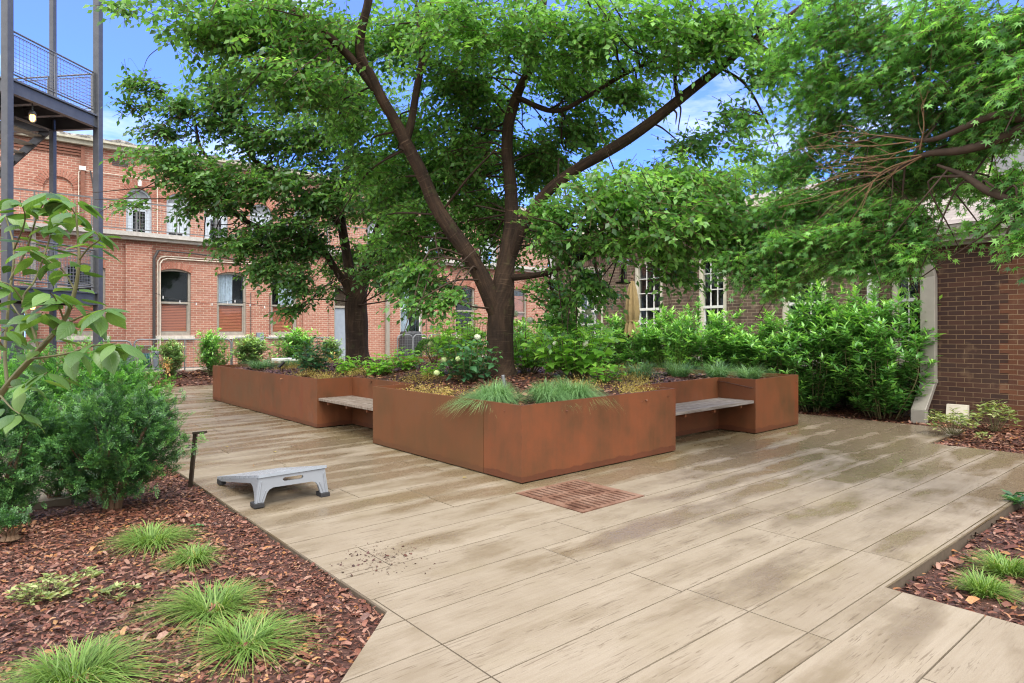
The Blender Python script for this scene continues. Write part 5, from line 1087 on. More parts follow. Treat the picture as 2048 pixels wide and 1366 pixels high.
cl3 = [(1620, 70, 6.6, 80, 70, .7, 80), (1720, 50, 6.4, 100, 70, .8, 110), (1830, 60, 6.1, 90, 70, .7, 95), (1940, 70, 5.7, 90, 75, .7, 110), (2030, 60, 5.2, 60, 75, .6, 75), (1640, 180, 6.7, 75, 60, .6, 75), (1740, 170, 6.4, 90, 60, .7, 95), (1850, 190, 6., 90, 60, .7, 95), (1950, 180, 5.7, 80, 60, .6, 90), (2030, 200, 5.3, 55, 70, .5, 70), (1650, 270, 6.8, 60, 45, .5, 55), (1740, 290, 6.6, 80, 45, .6, 75), (1850, 340, 6.6, 110, 50, .6, 130), (1950, 290, 6.2, 80, 50, .5, 100), (1760, 350, 6.9, 100, 40, .5, 80), (1930, 235, 6.1, 70, 40, .5, 60), (1590, 330, 7.2, 60, 40, .5, 50),
 (1560, 410, 7.2, 80, 35, .5, 95), (1650, 400, 6.9, 90, 35, .5, 105), (1740, 420, 6.5, 80, 35, .5, 100), (1590, 470, 6.9, 80, 35, .5, 105), (1690, 480, 6.5, 90, 35, .5, 115), (1790, 470, 6.1, 70, 35, .5, 85), (1850, 415, 6.0, 50, 22, .4, 30), (1520, 520, 7.2, 60, 35, .5, 70), (1620, 530, 6.9, 60, 25, .4, 55), (1550, 570, 7.1, 55, 22, .4, 42), (1730, 520, 6.4, 60, 25, .4, 50), (1800, 525, 6.1, 40, 30, .3, 38), (2035, 395, 5.2, 30, 40, .3, 22), (2038, 480, 5.1, 12, 35, .2, 10), (1955, 445, 5.6, 40, 14, .3, 10), (1990, 360, 5.6, 50, 24, .4, 30), (1850, 500, 5.9, 18, 25, .25, 10),
 (1750, -90, 6.2, 180, 90, 1, 40), (2000, -90, 5.4, 140, 90, 1, 40), (2150, 150, 4.9, 120, 160, .8, 110), (2150, 400, 4.7, 90, 120, .7, 60)]
T3 = build_tree("maple_tree", "fine leaved maple arching in over the right hand side of the paving", "tree", limbs3, cl3, tb0, .066, 'maple', PALM, 'bark_dark', k=9, tl=(.28, .5), droop=.3, flat=.42, nb=2, branch_r=.012, wr=(.95, 1.1), dens=1.75, rs=.72)
dt = []
for (a, b, D_) in [((1850, 309, 5.8), (1648, 335, 6.3), 1), ((1850, 309, 5.8), (1660, 388, 6.2), 1), ((1848, 310, 5.8), (1705, 395, 6.1), 1), ((1820, 320, 5.9), (1740, 372, 6.0), 1), ((1838, 281, 5.8), (1650, 290, 6.2), 1), ((1838, 281, 5.8), (1685, 262, 6.2), 1), ((1840, 300, 5.8), (1842, 212, 5.7), 1), ((1780, 340, 6), (1690, 352, 6.2), 1), ((1845, 290, 5.8), (1700, 318, 6.1), 1), ((1760, 345, 6.05), (1655, 360, 6.3), 1)]:
    p, q = at(*a), at(*b); mid = (p + q) / 2 + rng.normal(0, .05, 3); pts = smooth_path([p, mid, q], 5); dt.append((pts, [.008, .005, .002], 5))
    for _ in range(5):
        i = rng.integers(3, len(pts)); v = (q - p) / np.linalg.norm(q - p) + rng.normal(0, .45, 3); dt.append((smooth_path([pts[i], pts[i] + v * .12 + rng.normal(0, .02, 3), pts[i] + v * rng.uniform(.2, .38)], 3), [.0035, .0025, .0015], 4))
V, Q, U = tube_arrays(dt); link("bare_twigs", np_mesh("bare_twigs", V, None, Q, U), M['twig_dead'], T3)
# tree standing beyond the brown house
pbg = at(1490, 668, 25.); limbs4 = [[(pbg[0], 25., -.1, .3, 0), (pbg[0] + .1, 25., 3, .22, 0), (pbg[0] + .3, 25, 6, .12, 0), (pbg[0] + .4, 25, 8.5, .03, 0)]]
build_tree("garden_tree", "pale green tree standing beyond the roof of the brown house", "tree", limbs4, [(1475, 360, 24.5, 50, 42, 1.4, 120), (1540, 350, 24.5, 55, 35, 1.4, 110), (1600, 370, 24.5, 60, 40, 1.3, 90), (1510, 420, 25, 90, 40, 1.5, 110)], (pbg[0], 25., -.1), .16, 'bg_leaf', OV, 'bark', k=10, tl=(.6, 1.1), nb=2)
# ================================================================ SHRUBS, GRASSES, FLOWERS
def stems_mesh(items, name="stems"):
    V, Q, U = tube_arrays(items); return np_mesh(name, V, None, Q, U, smooth=True)
def laurel(h, w, ns, nside, leaf, kl=11, spread=.8, bare=.12):
    """upright evergreen shrub: stems from the ground, side shoots, leaves spiralling along every shoot and tufted at the tips"""
    it = []; P, D, U, T = [], [], [], []
    for s_ in range(ns):
        a = rng.uniform(0, 6.283); rad = w * .5 * math.sqrt(rng.random()); hh = h * (1 - .35 * (rad / (w * .5)) ** 2) * rng.uniform(.72, 1.0)
        p0 = np.array([math.cos(a), math.sin(a), 0]) * rad * .35; p2 = np.array([math.cos(a) * rad * spread * 1.1, math.sin(a) * rad * spread * 1.1, hh]); p1 = (p0 + p2) / 2 + np.array([math.cos(a), math.sin(a), 0]) * rad * .25 + rng.normal(0, .04, 3)
        main = smooth_path([p0, p1, p2], 8); it.append((main, [.010, .007, .003], 5)); shoots = [(main[int(len(main) * .55):], 1.)]
        for _ in range(nside):
            i = rng.integers(int(len(main) * bare) + 1, len(main) - 2); b = rng.uniform(0, 6.283); L_ = rng.uniform(.16, .36) * min(1, h); q = main[i]
            e = q + np.array([math.cos(b) * L_ * .85, math.sin(b) * L_ * .85, L_ * .62]); e2 = (q + e) / 2 + np.array([0, 0, -.03]); sh = smooth_path([q, e2, e], 4); it.append((sh, [.005, .002], 4)); shoots.append((sh, .9))
        for sh, f_ in shoots:
            n = int(kl * f_ * max(1., np.linalg.norm(sh[-1] - sh[0]) / .30)); t = np.sort(rng.uniform(.12, 1, n)) ** .8; x = t * (len(sh) - 1); i0 = np.clip(x.astype(int), 0, len(sh) - 2); fr = (x - i0)[:, None]
            pos = sh[i0] * (1 - fr) + sh[i0 + 1] * fr; ax = nrm(sh[i0 + 1] - sh[i0]); an = np.arange(n) * 2.4 + rng.uniform(0, 6)
            side = np.stack([np.cos(an), np.sin(an), np.zeros(n)], 1); d = side + ax * (.35 + .7 * t[:, None] ** 2) + rng.normal(0, .18, (n, 3)); d[:, 2] -= .12 * (1 - t)
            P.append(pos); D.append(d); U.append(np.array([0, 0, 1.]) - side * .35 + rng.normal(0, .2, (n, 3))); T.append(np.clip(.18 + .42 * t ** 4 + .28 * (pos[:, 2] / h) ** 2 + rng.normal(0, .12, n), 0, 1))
    P, D, U, T = np.vstack(P), np.vstack(D), np.vstack(U), np.concatenate(T); n = len(P); ln = leaf * rng.uniform(.7, 1.15, n)
    return it, (P, D, U, ln, ln * rng.uniform(.27, .36, n), OV, T)
def shrub_proto(name, pars, mat, twig='twig_green'):
    e = empty(name, (0, 0, 0)); it, lf = laurel(*pars[:5], **pars[5]) if len(pars) > 5 else laurel(*pars)
    link("foliage", leaf_mesh("foliage", *lf[:5], lf[5], rnd=lf[6]), M[mat], e); link("stems", stems_mesh(it), M[twig], e); return e
used = set()
def place(proto, loc, rz, sc_, label, cat, group=None):
    o = proto if proto.name not in used and id(proto) not in used else copy_tree(proto)
    if o is proto: used.add(id(proto))
    o.location = [float(v) for v in loc]; o.rotation_euler = (0, 0, rz); o.scale = sc_ if hasattr(sc_, '__len__') else (sc_,) * 3
    tag(o, label, cat, group); return o
# the laurel hedge behind the planter
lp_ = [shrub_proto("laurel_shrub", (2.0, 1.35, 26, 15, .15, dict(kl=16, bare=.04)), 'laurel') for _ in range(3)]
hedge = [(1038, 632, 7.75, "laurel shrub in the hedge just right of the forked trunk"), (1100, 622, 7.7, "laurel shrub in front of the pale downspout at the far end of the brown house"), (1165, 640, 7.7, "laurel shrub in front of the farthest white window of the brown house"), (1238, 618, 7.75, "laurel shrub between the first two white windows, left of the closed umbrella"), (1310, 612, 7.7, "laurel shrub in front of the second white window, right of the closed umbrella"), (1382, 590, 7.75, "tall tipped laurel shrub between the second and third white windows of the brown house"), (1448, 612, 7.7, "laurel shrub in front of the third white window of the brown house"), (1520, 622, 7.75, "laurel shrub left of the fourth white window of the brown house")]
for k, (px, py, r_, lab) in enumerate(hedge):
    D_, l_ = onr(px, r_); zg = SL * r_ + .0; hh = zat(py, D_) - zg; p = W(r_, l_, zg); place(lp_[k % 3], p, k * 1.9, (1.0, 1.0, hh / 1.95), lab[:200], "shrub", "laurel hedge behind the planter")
lp2 = [shrub_proto("laurel_shrub", (2.4, 1.55, 30, 18, .155, dict(kl=16, bare=.03)), 'laurel') for _ in range(2)]
for k, (px, py, r_, s_, lab) in enumerate([(1625, 556, 7.55, .95, "big laurel shrub just beyond the right end of the planter"), (1768, 540, 7.5, 1.0, "biggest laurel shrub, left of the taupe downspout on the dark brick wing")]):
    D_, l_ = onr(px, r_); zg = SL * r_; hh = zat(py, D_) - zg; place(lp2[k], W(r_, l_, zg), k * 2.2 + .4, (s_, s_, hh / 2.35), lab, "shrub")
D_, l_ = onr(1700, 8.4); place(copy_tree(lp2[0]), W(8.4, l_, .12), 1.2, (.9, .9, .74), "lower laurel shrub set back between the two biggest laurels", "shrub")
lpl = shrub_proto("laurel_seedling", (.5, .55, 9, 5, .12), 'laurel'); g_ = ground(1632, 812); place(lpl, g_, .3, 1., "knee high laurel sprig at the right end of the planter", "shrub")
# pale shrubs before the red building
ps = [shrub_proto("pale_shrub", (1.2, .85, 18, 10, .14, dict(kl=13, bare=.08)), 'laurel_pale') for _ in range(2)]
for k, (px, base_y, top_y, wpx, lab) in enumerate([(342, 752, 674, 62, "pale shrub with a dead brown patch, nearest the hose reel"), (426, 750, 656, 66, "upright glossy shrub under the middle red shuttered window"), (505, 742, 664, 82, "broad pale shrub behind the left end of the planter"), (588, 742, 652, 96, "widest pale shrub behind the planter, under the third red shuttered window"), (659, 742, 670, 52, "small pale shrub just left of the grey blue door"), (892, 742, 662, 68, "pale shrub right of the covered grill"), (945, 742, 642, 62, "tall pale shrub between the covered grill and the forked trunk")]):
    l_ = 16.2; D_, r_ = onl(px, l_); zg = gz(r_, l_) - .02; hh = zat(top_y, D_) - zg; ww = wpx / F * D_
    o = place(ps[k % 2], W(r_, l_, zg), k * 1.7, (ww / 1.12, ww / 1.12, hh / 1.22), lab, "shrub", "pale shrubs along the low fence")
    if k == 0:
        n = 130; q = rng.normal(0, 1, (n, 3)) * [.07, .05, .12] + [.06, -.30, .36]; o2 = link("dead_leaves", leaf_mesh("dead_leaves", q, rng.normal(0, 1, (n, 3)) - [0, 0, .8], rng.normal(0, 1, (n, 3)), .10, .04, OV), M['dead_leaf'], None); o2.parent = o
    if k == 1:
        for ch in o.children:
            if ch.name.startswith("foliage"): ch.data = ch.data.copy(); ch.data.materials[0] = M['laurel']
# ---------------------------------------------------------------- yews
def yew_arrays(w, h, ntip, nl=.026, low=.16):
    it = []; tips = []
    for s_ in range(10):
        a = s_ * .63 + rng.uniform(-.2, .2); e_ = np.array([math.cos(a) * w * .3, math.sin(a) * w * .3, h * rng.uniform(.5, .8)]); it.append((smooth_path([np.array([math.cos(a), math.sin(a), 0]) * .05, e_ * .45 + [0, 0, .0], e_], 4), [.022, .012, .004], 6))
    P, D, U, L_, W_, T = [], [], [], [], [], []
    u = rng.random(ntip); v = rng.uniform(0, 6.283, ntip); ph = np.arccos(1 - 1.78 * u); rad = rng.uniform(.40, 1., ntip) ** .42
    q_ = rng.uniform(0, 6, 3); lump = 1 + .13 * np.sin(3 * v + 2 * ph + q_[0]) + .14 * np.sin(6 * v - 5 * ph + q_[1]) + .13 * np.sin(9 * v + 8 * ph + q_[2])
    dirv = np.stack([np.sin(ph) * np.cos(v), np.sin(ph) * np.sin(v), np.cos(ph)], 1)
    rad = rad * np.where(rng.random(ntip) < .07, rng.uniform(1.02, 1.16, ntip), 1.); c = np.array([0, 0, h * .52]); dirv[:, :2] *= (1 - .5 * np.clip(-dirv[:, 2:3], 0, 1)); tip = c + dirv * (rad * lump)[:, None] * np.array([w / 2, w / 2, h * .5]); tip[:, 2] = np.maximum(tip[:, 2], low)
    og = nrm(dirv * [1, 1, .35] + [0, 0, .55] + rng.normal(0, .25, (ntip, 3)))
    ns, nk = 5, 16
    for j in range(ns):
        ln = rng.uniform(.055, .115, ntip); d = nrm(og + rng.normal(0, .62, (ntip, 3))); st = tip - d * ln[:, None] * .6 + rng.normal(0, .025, (ntip, 3)); up = rng.normal(0, .4, (ntip, 3)) + [0, 0, 1.]
        sd = nrm(np.cross(up, d)); tt = np.linspace(.05, 1, nk)
        sg = np.where(np.arange(nk) % 2 == 0, 1., -1.)
        pos = st[:, None] + d[:, None] * (ln[:, None] * tt)[:, :, None]; A = d[:, None] * .65 + sd[:, None] * sg[None, :, None] * .9 + rng.normal(0, .18, pos.shape); A[:, -2:] = d[:, None] + sd[:, None] * sg[None, -2:, None] * .3
        P.append(pos.reshape(-1, 3)); D.append(A.reshape(-1, 3)); U.append(np.repeat(np.cross(d, sd), nk, 0) + rng.normal(0, .2, (ntip * nk, 3)))
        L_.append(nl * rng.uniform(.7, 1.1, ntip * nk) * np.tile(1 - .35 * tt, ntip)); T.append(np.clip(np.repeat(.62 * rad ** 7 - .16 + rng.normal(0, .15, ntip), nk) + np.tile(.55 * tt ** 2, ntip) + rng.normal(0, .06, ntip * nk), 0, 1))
    L_ = np.concatenate(L_); return it, (np.vstack(P), np.vstack(D), np.vstack(U), L_, np.full(len(L_), .0072), NEED, np.concatenate(T))
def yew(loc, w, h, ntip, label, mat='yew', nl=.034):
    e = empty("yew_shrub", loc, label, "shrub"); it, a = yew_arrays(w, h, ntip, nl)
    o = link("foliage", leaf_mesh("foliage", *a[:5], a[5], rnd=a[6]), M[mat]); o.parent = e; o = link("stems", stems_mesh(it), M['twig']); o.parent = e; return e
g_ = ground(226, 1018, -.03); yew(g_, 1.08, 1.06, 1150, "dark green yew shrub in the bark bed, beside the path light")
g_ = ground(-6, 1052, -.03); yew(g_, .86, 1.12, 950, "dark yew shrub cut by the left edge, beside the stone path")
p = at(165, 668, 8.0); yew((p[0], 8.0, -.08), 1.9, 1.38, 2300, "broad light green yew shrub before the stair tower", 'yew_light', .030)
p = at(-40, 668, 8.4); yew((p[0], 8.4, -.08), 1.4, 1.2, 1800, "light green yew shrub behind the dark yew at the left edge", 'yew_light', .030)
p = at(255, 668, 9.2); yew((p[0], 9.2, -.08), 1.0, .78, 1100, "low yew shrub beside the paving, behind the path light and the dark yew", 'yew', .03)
for px, py, s_, lab in [(20, 1080, .16, "tiny yew sprig in the bark by the left edge"), (108, 1000, .2, "straggling low yew sprig across the stone path")]:
    g_ = ground(px, py, 0); yew(g_, s_ * 1.6, s_, 26, lab)
# ---------------------------------------------------------------- grasses
def blades(n, rad, h, lean, wd, seg=4, droop=1.):
    a = rng.uniform(0, 6.283, n); r0 = rad * .35 * np.sqrt(rng.random(n)); out = rng.uniform(.25, 1, n) * lean; hh = h * rng.uniform(.35, 1.12, n) * (1 + .18 * np.sin(a * 2 + rng.uniform(0, 6))); out = out * (1 + .28 * np.sin(a + rng.uniform(0, 6))); b = a + rng.normal(0, .6, n) + .25 * np.sin(3 * a)
    t = np.linspace(0, 1, seg + 1); base_ = np.stack([np.cos(a) * r0, np.sin(a) * r0], 1); dv = np.stack([np.cos(b), np.sin(b)], 1); sv = np.stack([-np.sin(b), np.cos(b)], 1)
    V = np.zeros((n, seg + 1, 2, 3))
    for j, tt in enumerate(t):
        x = base_ + dv * (out * rad * (tt ** 1.35))[:, None]; z = hh * (1.55 * tt - droop * .95 * tt * tt * (.45 + .8 * out / lean)); w = wd * (1 - tt ** 2.2 * .92) * .5
        for s_, sg in enumerate((-1, 1)): V[:, j, s_, :2] = x + sv * (sg * w); V[:, j, s_, 2] = z
    idx = (np.arange(n) * (seg + 1) * 2)[:, None, None]; q = np.array([[2 * j, 2 * j + 1, 2 * j + 3, 2 * j + 2] for j in range(seg)])[None]
    uv = np.zeros((n * (seg + 1) * 2, 2)); rn = np.clip(np.repeat(rng.normal(.42, .2, n), (seg + 1) * 2) + np.tile(np.repeat(t * .25, 2), n), 0, 1)
    return V.reshape(-1, 3), np.zeros((0, 3), int), (idx + q).reshape(-1, 4), uv, rn
def tuft(name, loc, n, rad, h, wd, mat, label, cat="grass", group=None, lean=1., sc_=(1, 1, 1), droop=1.):
    V, t_, q, uv, rn = blades(n, rad, h, lean, wd, droop=droop); V = V * np.array(sc_) + np.asarray(loc, float)
    o = link(name, np_mesh(name, V, t_, q, uv, rn), M[mat], origin=loc); return tag(o, label, cat, group)
GG = "grass tufts in the left bark bed"
for px, py, rad, h, n, lab in [(302, 1088, .26, .20, 620, "grass tuft in front of the dark yew by the path light"), (388, 1122, .22, .17, 480, "loose grass tuft right of the one before the dark yew"), (425, 1222, .28, .19, 640, "wide grass tuft in the middle of the left bark bed"), (488, 1292, .24, .17, 560, "grass tuft with a few dry blades, nearest the paving corner"), (150, 1366, .27, .24, 800, "biggest fine grass tuft at the bottom edge of the left bed")]:
    g_ = ground(px, py, -.03); tuft("grass_tuft", g_, int(n * .8), rad * rng.uniform(.9, 1.1), h * .82, .0048, 'grass', lab, group=GG, sc_=(rng.uniform(.95, 1.3), rng.uniform(.85, 1.1), 1), lean=rng.uniform(1.1, 1.4), droop=rng.uniform(1., 1.2))
for px, py, rad, n, lab in [(1968, 1192, .20, 480, "bright grass tuft in the right bed, nearer the paving corner"), (2012, 1150, .24, 560, "bright wider grass tuft in the right bed, farther from the paving corner")]:
    g_ = ground(px, py, -.07); tuft("grass_tuft", g_, n, rad, .15, .006, 'grass', lab, group="grass tufts in the right bed")
def soil_at(px, py, dz=0.):
    D_ = 8.
    for _ in range(40):
        x = (px - CX) / F * D_; r_, l_ = RL(x, D_); z = float(zsoil(np.array(min(max(r_, .05), PR - .05)), np.array(min(max(l_, .05), PL_ - .05)))); D_ = .6 * D_ + .4 * F * (H - z) / max(20, py - HY)
    return np.array([(px - CX) / F * D_, D_, z + dz])
def soil_rl(r_, l_, dz=0.): return np.array(W(r_, l_, float(zsoil(np.array(r_), np.array(l_))) + dz))
tuft("sedge_clump", soil_rl(.34, .88), 1800, .44, .37, .0036, 'sedge', "rounded fine sedge clump trailing over the front left plate of the planter", "sedge", "sedge clumps in the planter", sc_=(1.1, 1.05, 1), droop=1.38)
tuft("sedge_clump", soil_rl(.72, .42), 1500, .36, .34, .0036, 'sedge', "rounded fine sedge clump right beside the front corner, left of its twin", "sedge", "sedge clumps in the planter", droop=1.34)
tuft("sedge_clump", soil_rl(1.16, .44), 1800, .42, .38, .0036, 'sedge', "rounded fine sedge clump along the front right plate, right of its twin", "sedge", "sedge clumps in the planter", droop=1.34)
for k, (px, lab) in enumerate([(1332, "sedge clump behind the right bench, left of its row of four"), (1400, "sedge clump behind the right bench, second from the left in its row"), (1462, "sedge clump behind the right bench, third from the left in its row"), (1522, "sedge clump at the far right end of the planter")]):
    r_ = [3.5, 4.25, 4.75, 5.2][k]; l_ = [1.35, 1.2, .85, .55][k]; tuft("sedge_clump", soil_rl(r_, l_), 750, .42, .30, .005, 'sedge', lab, "sedge", "sedge clumps in the planter", droop=1.1)
for k, (px, lab) in enumerate([(480, "low sedge clump at the far left corner of the planter"), (530, "low sedge clump left of the black spotlight")]):
    tuft("sedge_clump", soil_rl(.7 + .5 * k, 9.6 - .7 * k), 800, .6, .26, .006, 'sedge', lab, "sedge", "sedge clumps in the planter", droop=1.1)
tuft("sedge_clump", soil_rl(4.6, 7.4), 700, .5, .32, .006, 'sedge', "bluish sedge clump behind the round boxwood", "sedge", "sedge clumps in the planter", droop=1.1)
tuft("wild_grass", W(7.1, 3.4, .1), 260, .7, 1.05, .005, 'grass', "tall thin grass stalks rising behind the right bench", "grass", droop=.5, lean=.7)
# yellow groundcover drifts in the planter
cs = [(1.0, 3.6, .5), (2.6, .5, .55), (3.0, 1.1, .5), (3.3, 2.2, .6), (3.9, 1.9, .5), (1.9, 1.0, .4), (.35, 1.9, .3), (.3, 2.4, .3), (2.6, 3.6, .5), (3.0, 4.4, .6), (.4, 5.6, .35), (.5, 6.6, .4), (1.0, 7.6, .4), (.9, 8.4, .4), (2.6, 6.6, .5), (3.2, 7.2, .5), (4.2, 5.6, .5), (2.0, 8.8, .4), (1.0, 5.6, .4), (2.2, .35, .3), (.25, 5.2, .2), (1.3, 5.4, .4)]
parts = []
for r_, l_, s_ in cs:
    n = int(330 * s_); p = np.stack([rng.normal(r_, s_ * .42, n), rng.normal(l_, s_ * .42, n)], 1); p = p[insoil(p) & (p[:, 0] > .06) & (p[:, 1] > .06)]
    for a, b in p:
        pass
    k = len(p); z = zsoil(p[:, 0], p[:, 1]); B = np.stack([C0[0] + p[:, 0] * Rv[0] + p[:, 1] * Lv[0], C0[1] + p[:, 0] * Rv[1] + p[:, 1] * Lv[1], z], 1); hh = rng.uniform(.04, .15, k)
    for j in range(7):
        f_ = (j + 1) / 7; ln_ = rng.normal(0, .02, (k, 3)); parts.append(leaf_arrays(B + np.array([0, 0, 1.]) * (hh * f_)[:, None] + ln_, rng.normal(0, 1, (k, 3)) + [0, 0, .6], rng.normal(0, .5, (k, 3)) + [0, 0, 1.], rng.uniform(.018, .034, k), rng.uniform(.007, .013, k), BLADE))
a = join_arrays(parts); tag(link("groundcover", np_mesh("groundcover", *a), M['sedum']), kind="stuff")
# ---------------------------------------------------------------- hydrangeas
def hydrangea(loc, w, h, ns, mat, label, blooms=(), leaf=.13, mid=.25):
    e = empty("hydrangea", loc, label, "flowering shrub"); it = []; P, D, U, L_, T = [], [], [], [], []
    for s_ in range(ns):
        a = s_ * 2.4 + rng.uniform(-.3, .3); q = math.sqrt((s_ + .5) / ns) * w / 2; hh = h * (1 - .42 * (2 * q / w) ** 2) * rng.uniform(.82, 1.0)
        p2 = np.array([math.cos(a) * q, math.sin(a) * q, hh]); p0 = p2 * [.18, .18, 0]; p1 = (p0 + p2) / 2 + np.array([math.cos(a), math.sin(a), 0]) * .05; sh = smooth_path([p0, p1, p2], 6); it.append((sh, [.006, .0045, .003], 5))
        nn = 5
        for j in range(nn):
            f_ = mid + (1 - mid) * j / (nn - 1); c = sh[int(f_ * (len(sh) - 1))]; b = a + j * 1.57 + rng.normal(0, .25)
            for sg in (0, math.pi) if j < nn - 1 else (0, 1.57, 3.14, 4.71):
                d = np.array([math.cos(b + sg), math.sin(b + sg), rng.uniform(-.35, .25)]); s2 = leaf * (rng.uniform(.75, 1.15) if j < nn - 1 else rng.uniform(.5, .8))
                P.append(c + d * .02); D.append(d); U.append(np.array([0, 0, 1.]) + rng.normal(0, .28, 3)); L_.append(s2); T.append(np.clip(.25 + .35 * f_ + rng.normal(0, .13), 0, 1))
    P, D, U, L_, T = map(np.array, (P, D, U, L_, T)); o = link("leaves", leaf_mesh("leaves", P, D, U, L_, L_ * rng.uniform(.68, .82, len(L_)), OV2, rnd=T), M[mat]); o.parent = e
    o = link("stems", stems_mesh(it), M['twig_green']); o.parent = e
    for (bx, by, bz, br, bm) in blooms:
        n = 150; d = nrm(rng.normal(0, 1, (n, 3)) * [1, 1, .75]); V = leaf_arrays(np.array([bx, by, bz]) + d * br * .82, np.cross(d, rng.normal(0, 1, (n, 3))), d, br * .42, br * .40, OV)
        ic = MB(); ic.lathe((bx, by, bz), [(0, -.6 * br), (.6 * br, -.45 * br), (.84 * br, 0), (.6 * br, .5 * br), (0, .75 * br)], 10); me = np_mesh("bloom", *V)
        o = link("bloom", me, M[bm]); o.parent = e; c_ = ic.build("bloom_core", M[bm]); c_.parent = o
    return e
hy = [
 ((1.3, 2.7), 1.0, .68, 30, 'hydrangea_dark', "dark leaved hydrangea in front of the forked trunk, with one white bloom on top", [(.14, -.15, .66, .055, 'petal'), (-.33, -.2, .34, .05, 'bloom_green'), (-.12, -.32, .36, .045, 'bloom_green'), (-.42, -.3, .16, .05, 'bloom_green')], .125),
 ((1.95, 3.75), 1.3, 1.12, 50, 'hydrangea', "tall light green hydrangea left of the forked trunk", [(.22, -.38, 1.08, .06, 'petal'), (-.5, -.2, .5, .05, 'bloom_green'), (0, -.55, .6, .045, 'bloom_green')], .14),
 ((2.75, 3.0), 1.15, 1.0, 34, 'hydrangea', "hydrangea with three white blooms just right of the forked trunk", [(-.24, -.2, .97, .06, 'petal'), (.0, -.38, .86, .06, 'petal'), (.22, -.3, .80, .06, 'petal')], .14),
 ((2.55, 1.8), 1.35, .95, 54, 'hydrangea', "light green hydrangea right of the sedge, in front of the laurel hedge", [(.2, -.1, .98, .055, 'petal'), (.24, -.2, .90, .05, 'petal'), (-.3, -.4, .52, .04, 'petal'), (.12, -.45, .52, .05, 'petal')], .17),
 ((2.55, 1.2), .5, .36, 9, 'hydrangea', "low young hydrangea in front of the wide one right of the sedge", [], .11),
 ((.75, 6.9), .85, .74, 24, 'hydrangea_dark', "hydrangea at the left end of the planter, near the black spotlight", [], .13),
 ((1.05, 6.05), .6, .36, 12, 'hydrangea', "low hydrangea at the foot of the trunk in the left end of the planter", [], .12),
 ((1.15, 5.1), .55, .40, 12, 'hydrangea', "low hydrangea behind the left bench, right of the far trunk", [], .12),
 ((1.75, 5.2), .65, .46, 13, 'hydrangea', "spreading hydrangea in front of the round boxwood", [], .125),
 ((1.5, 3.9), .4, .25, 8, 'hydrangea', "smallest hydrangea behind the left bench, half way to the forked trunk", [], .11)]
for (r_, l_), w, h, ns, mt, lab, bl, lf in hy: hydrangea(soil_rl(r_, l_, -.01), w, h, ns, mt, lab, bl, lf)
# round clipped boxwood
p = soil_rl(3.1, 6.4); n = 5200; d = nrm(rng.normal(0, 1, (n, 3))); d[:, 2] = np.abs(d[:, 2]) * 1.0 - .25 * (rng.random(n) < .3); d = nrm(d); R_ = rng.uniform(.75, 1, n) ** .4 * (1 + .06 * np.sin(d[:, 0] * 9) + .05 * np.sin(d[:, 1] * 11))
e = empty("boxwood", p, "round clipped boxwood in the planter, left of the tall hydrangea", "shrub"); o = link("foliage", leaf_mesh("foliage", d * R_[:, None] * [.40, .40, .30] + [0, 0, .24], d + rng.normal(0, .5, (n, 3)) + [0, 0, .3], rng.normal(0, .6, (n, 3)) + d, .03, .016, OV), M['box']); o.parent = e
o = link("stems", stems_mesh([(smooth_path([[0, 0, -.05], [math.cos(k) * .12, math.sin(k) * .12, .2], [math.cos(k) * .25, math.sin(k) * .25, .36]], 3), [.014, .006], 5) for k in range(7)]), M['twig']); o.parent = e
# small plants of the beds
def rosette(loc, n, w, h, leaf, mat, label, cat="plant"):
    e = empty("small_shrub", loc, label, cat); it, P, D, U, T = [], [], [], [], []
    for k in range(n):
        a = k * 2.4; q = math.sqrt((k + .5) / n) * w / 2; t_ = np.array([math.cos(a) * q, math.sin(a) * q, h * rng.uniform(.5, 1) * (1 - .3 * (2 * q / w) ** 2)]); it.append((smooth_path([t_ * [.2, .2, 0], t_ * [.7, .7, .5], t_], 3), [.004, .002], 4))
        m = 9; b = rng.uniform(0, 6.28, m)
        for j in range(m): d = np.array([math.cos(b[j]), math.sin(b[j]), rng.uniform(-.1, .7)]); P.append(t_ - np.array([0, 0, .25 * h * rng.random()])); D.append(d); U.append(np.array([0, 0, 1]) + rng.normal(0, .3, 3)); T.append(np.clip(rng.normal(.5, .25), 0, 1))
    P, D, U, T = map(np.array, (P, D, U, T)); ln = leaf * rng.uniform(.6, 1.1, len(P)); o = link("leaves", leaf_mesh("leaves", P, D, U, ln, ln * .42, OV, rnd=T), M[mat]); o.parent = e; o = link("stems", stems_mesh(it), M['twig_green']); o.parent = e
rosette(ground(88, 1200, -.03), 26, .34, .13, .055, 'variegated', "yellow green variegated seedling clump in the left bed")
rosette(ground(222, 1196, -.03), 9, .26, .08, .05, 'variegated', "sparse pale variegated seedlings right of the yellow green clump")
rosette(ground(176, 1160, -.03), 7, .16, .09, .05, 'variegated', "smallest variegated seedling behind the other two in the left bed")
rosette(ground(1905, 868, .02), 30, .62, .42, .10, 'variegated', "bushy yellow green azalea by the foot of the taupe downspout", "shrub")
rosette(ground(1990, 862, .02), 22, .52, .48, .11, 'variegated', "yellow green azalea standing against the dark brick wall", "shrub")
rosette(ground(1965, 880, .02), 6, .16, .13, .06, 'variegated', "tiny yellow green seedling between the two azaleas")
rosette(ground(2062, 1018, -.06), 8, .34, .12, .14, 'hydrangea_dark', "dark leaved seedling at the right edge of the right bed")
rosette(W(7.3, 2.7, .08), 14, .6, .75, .09, 'variegated', "bright yellow green sapling behind the right end of the planter", "shrub")
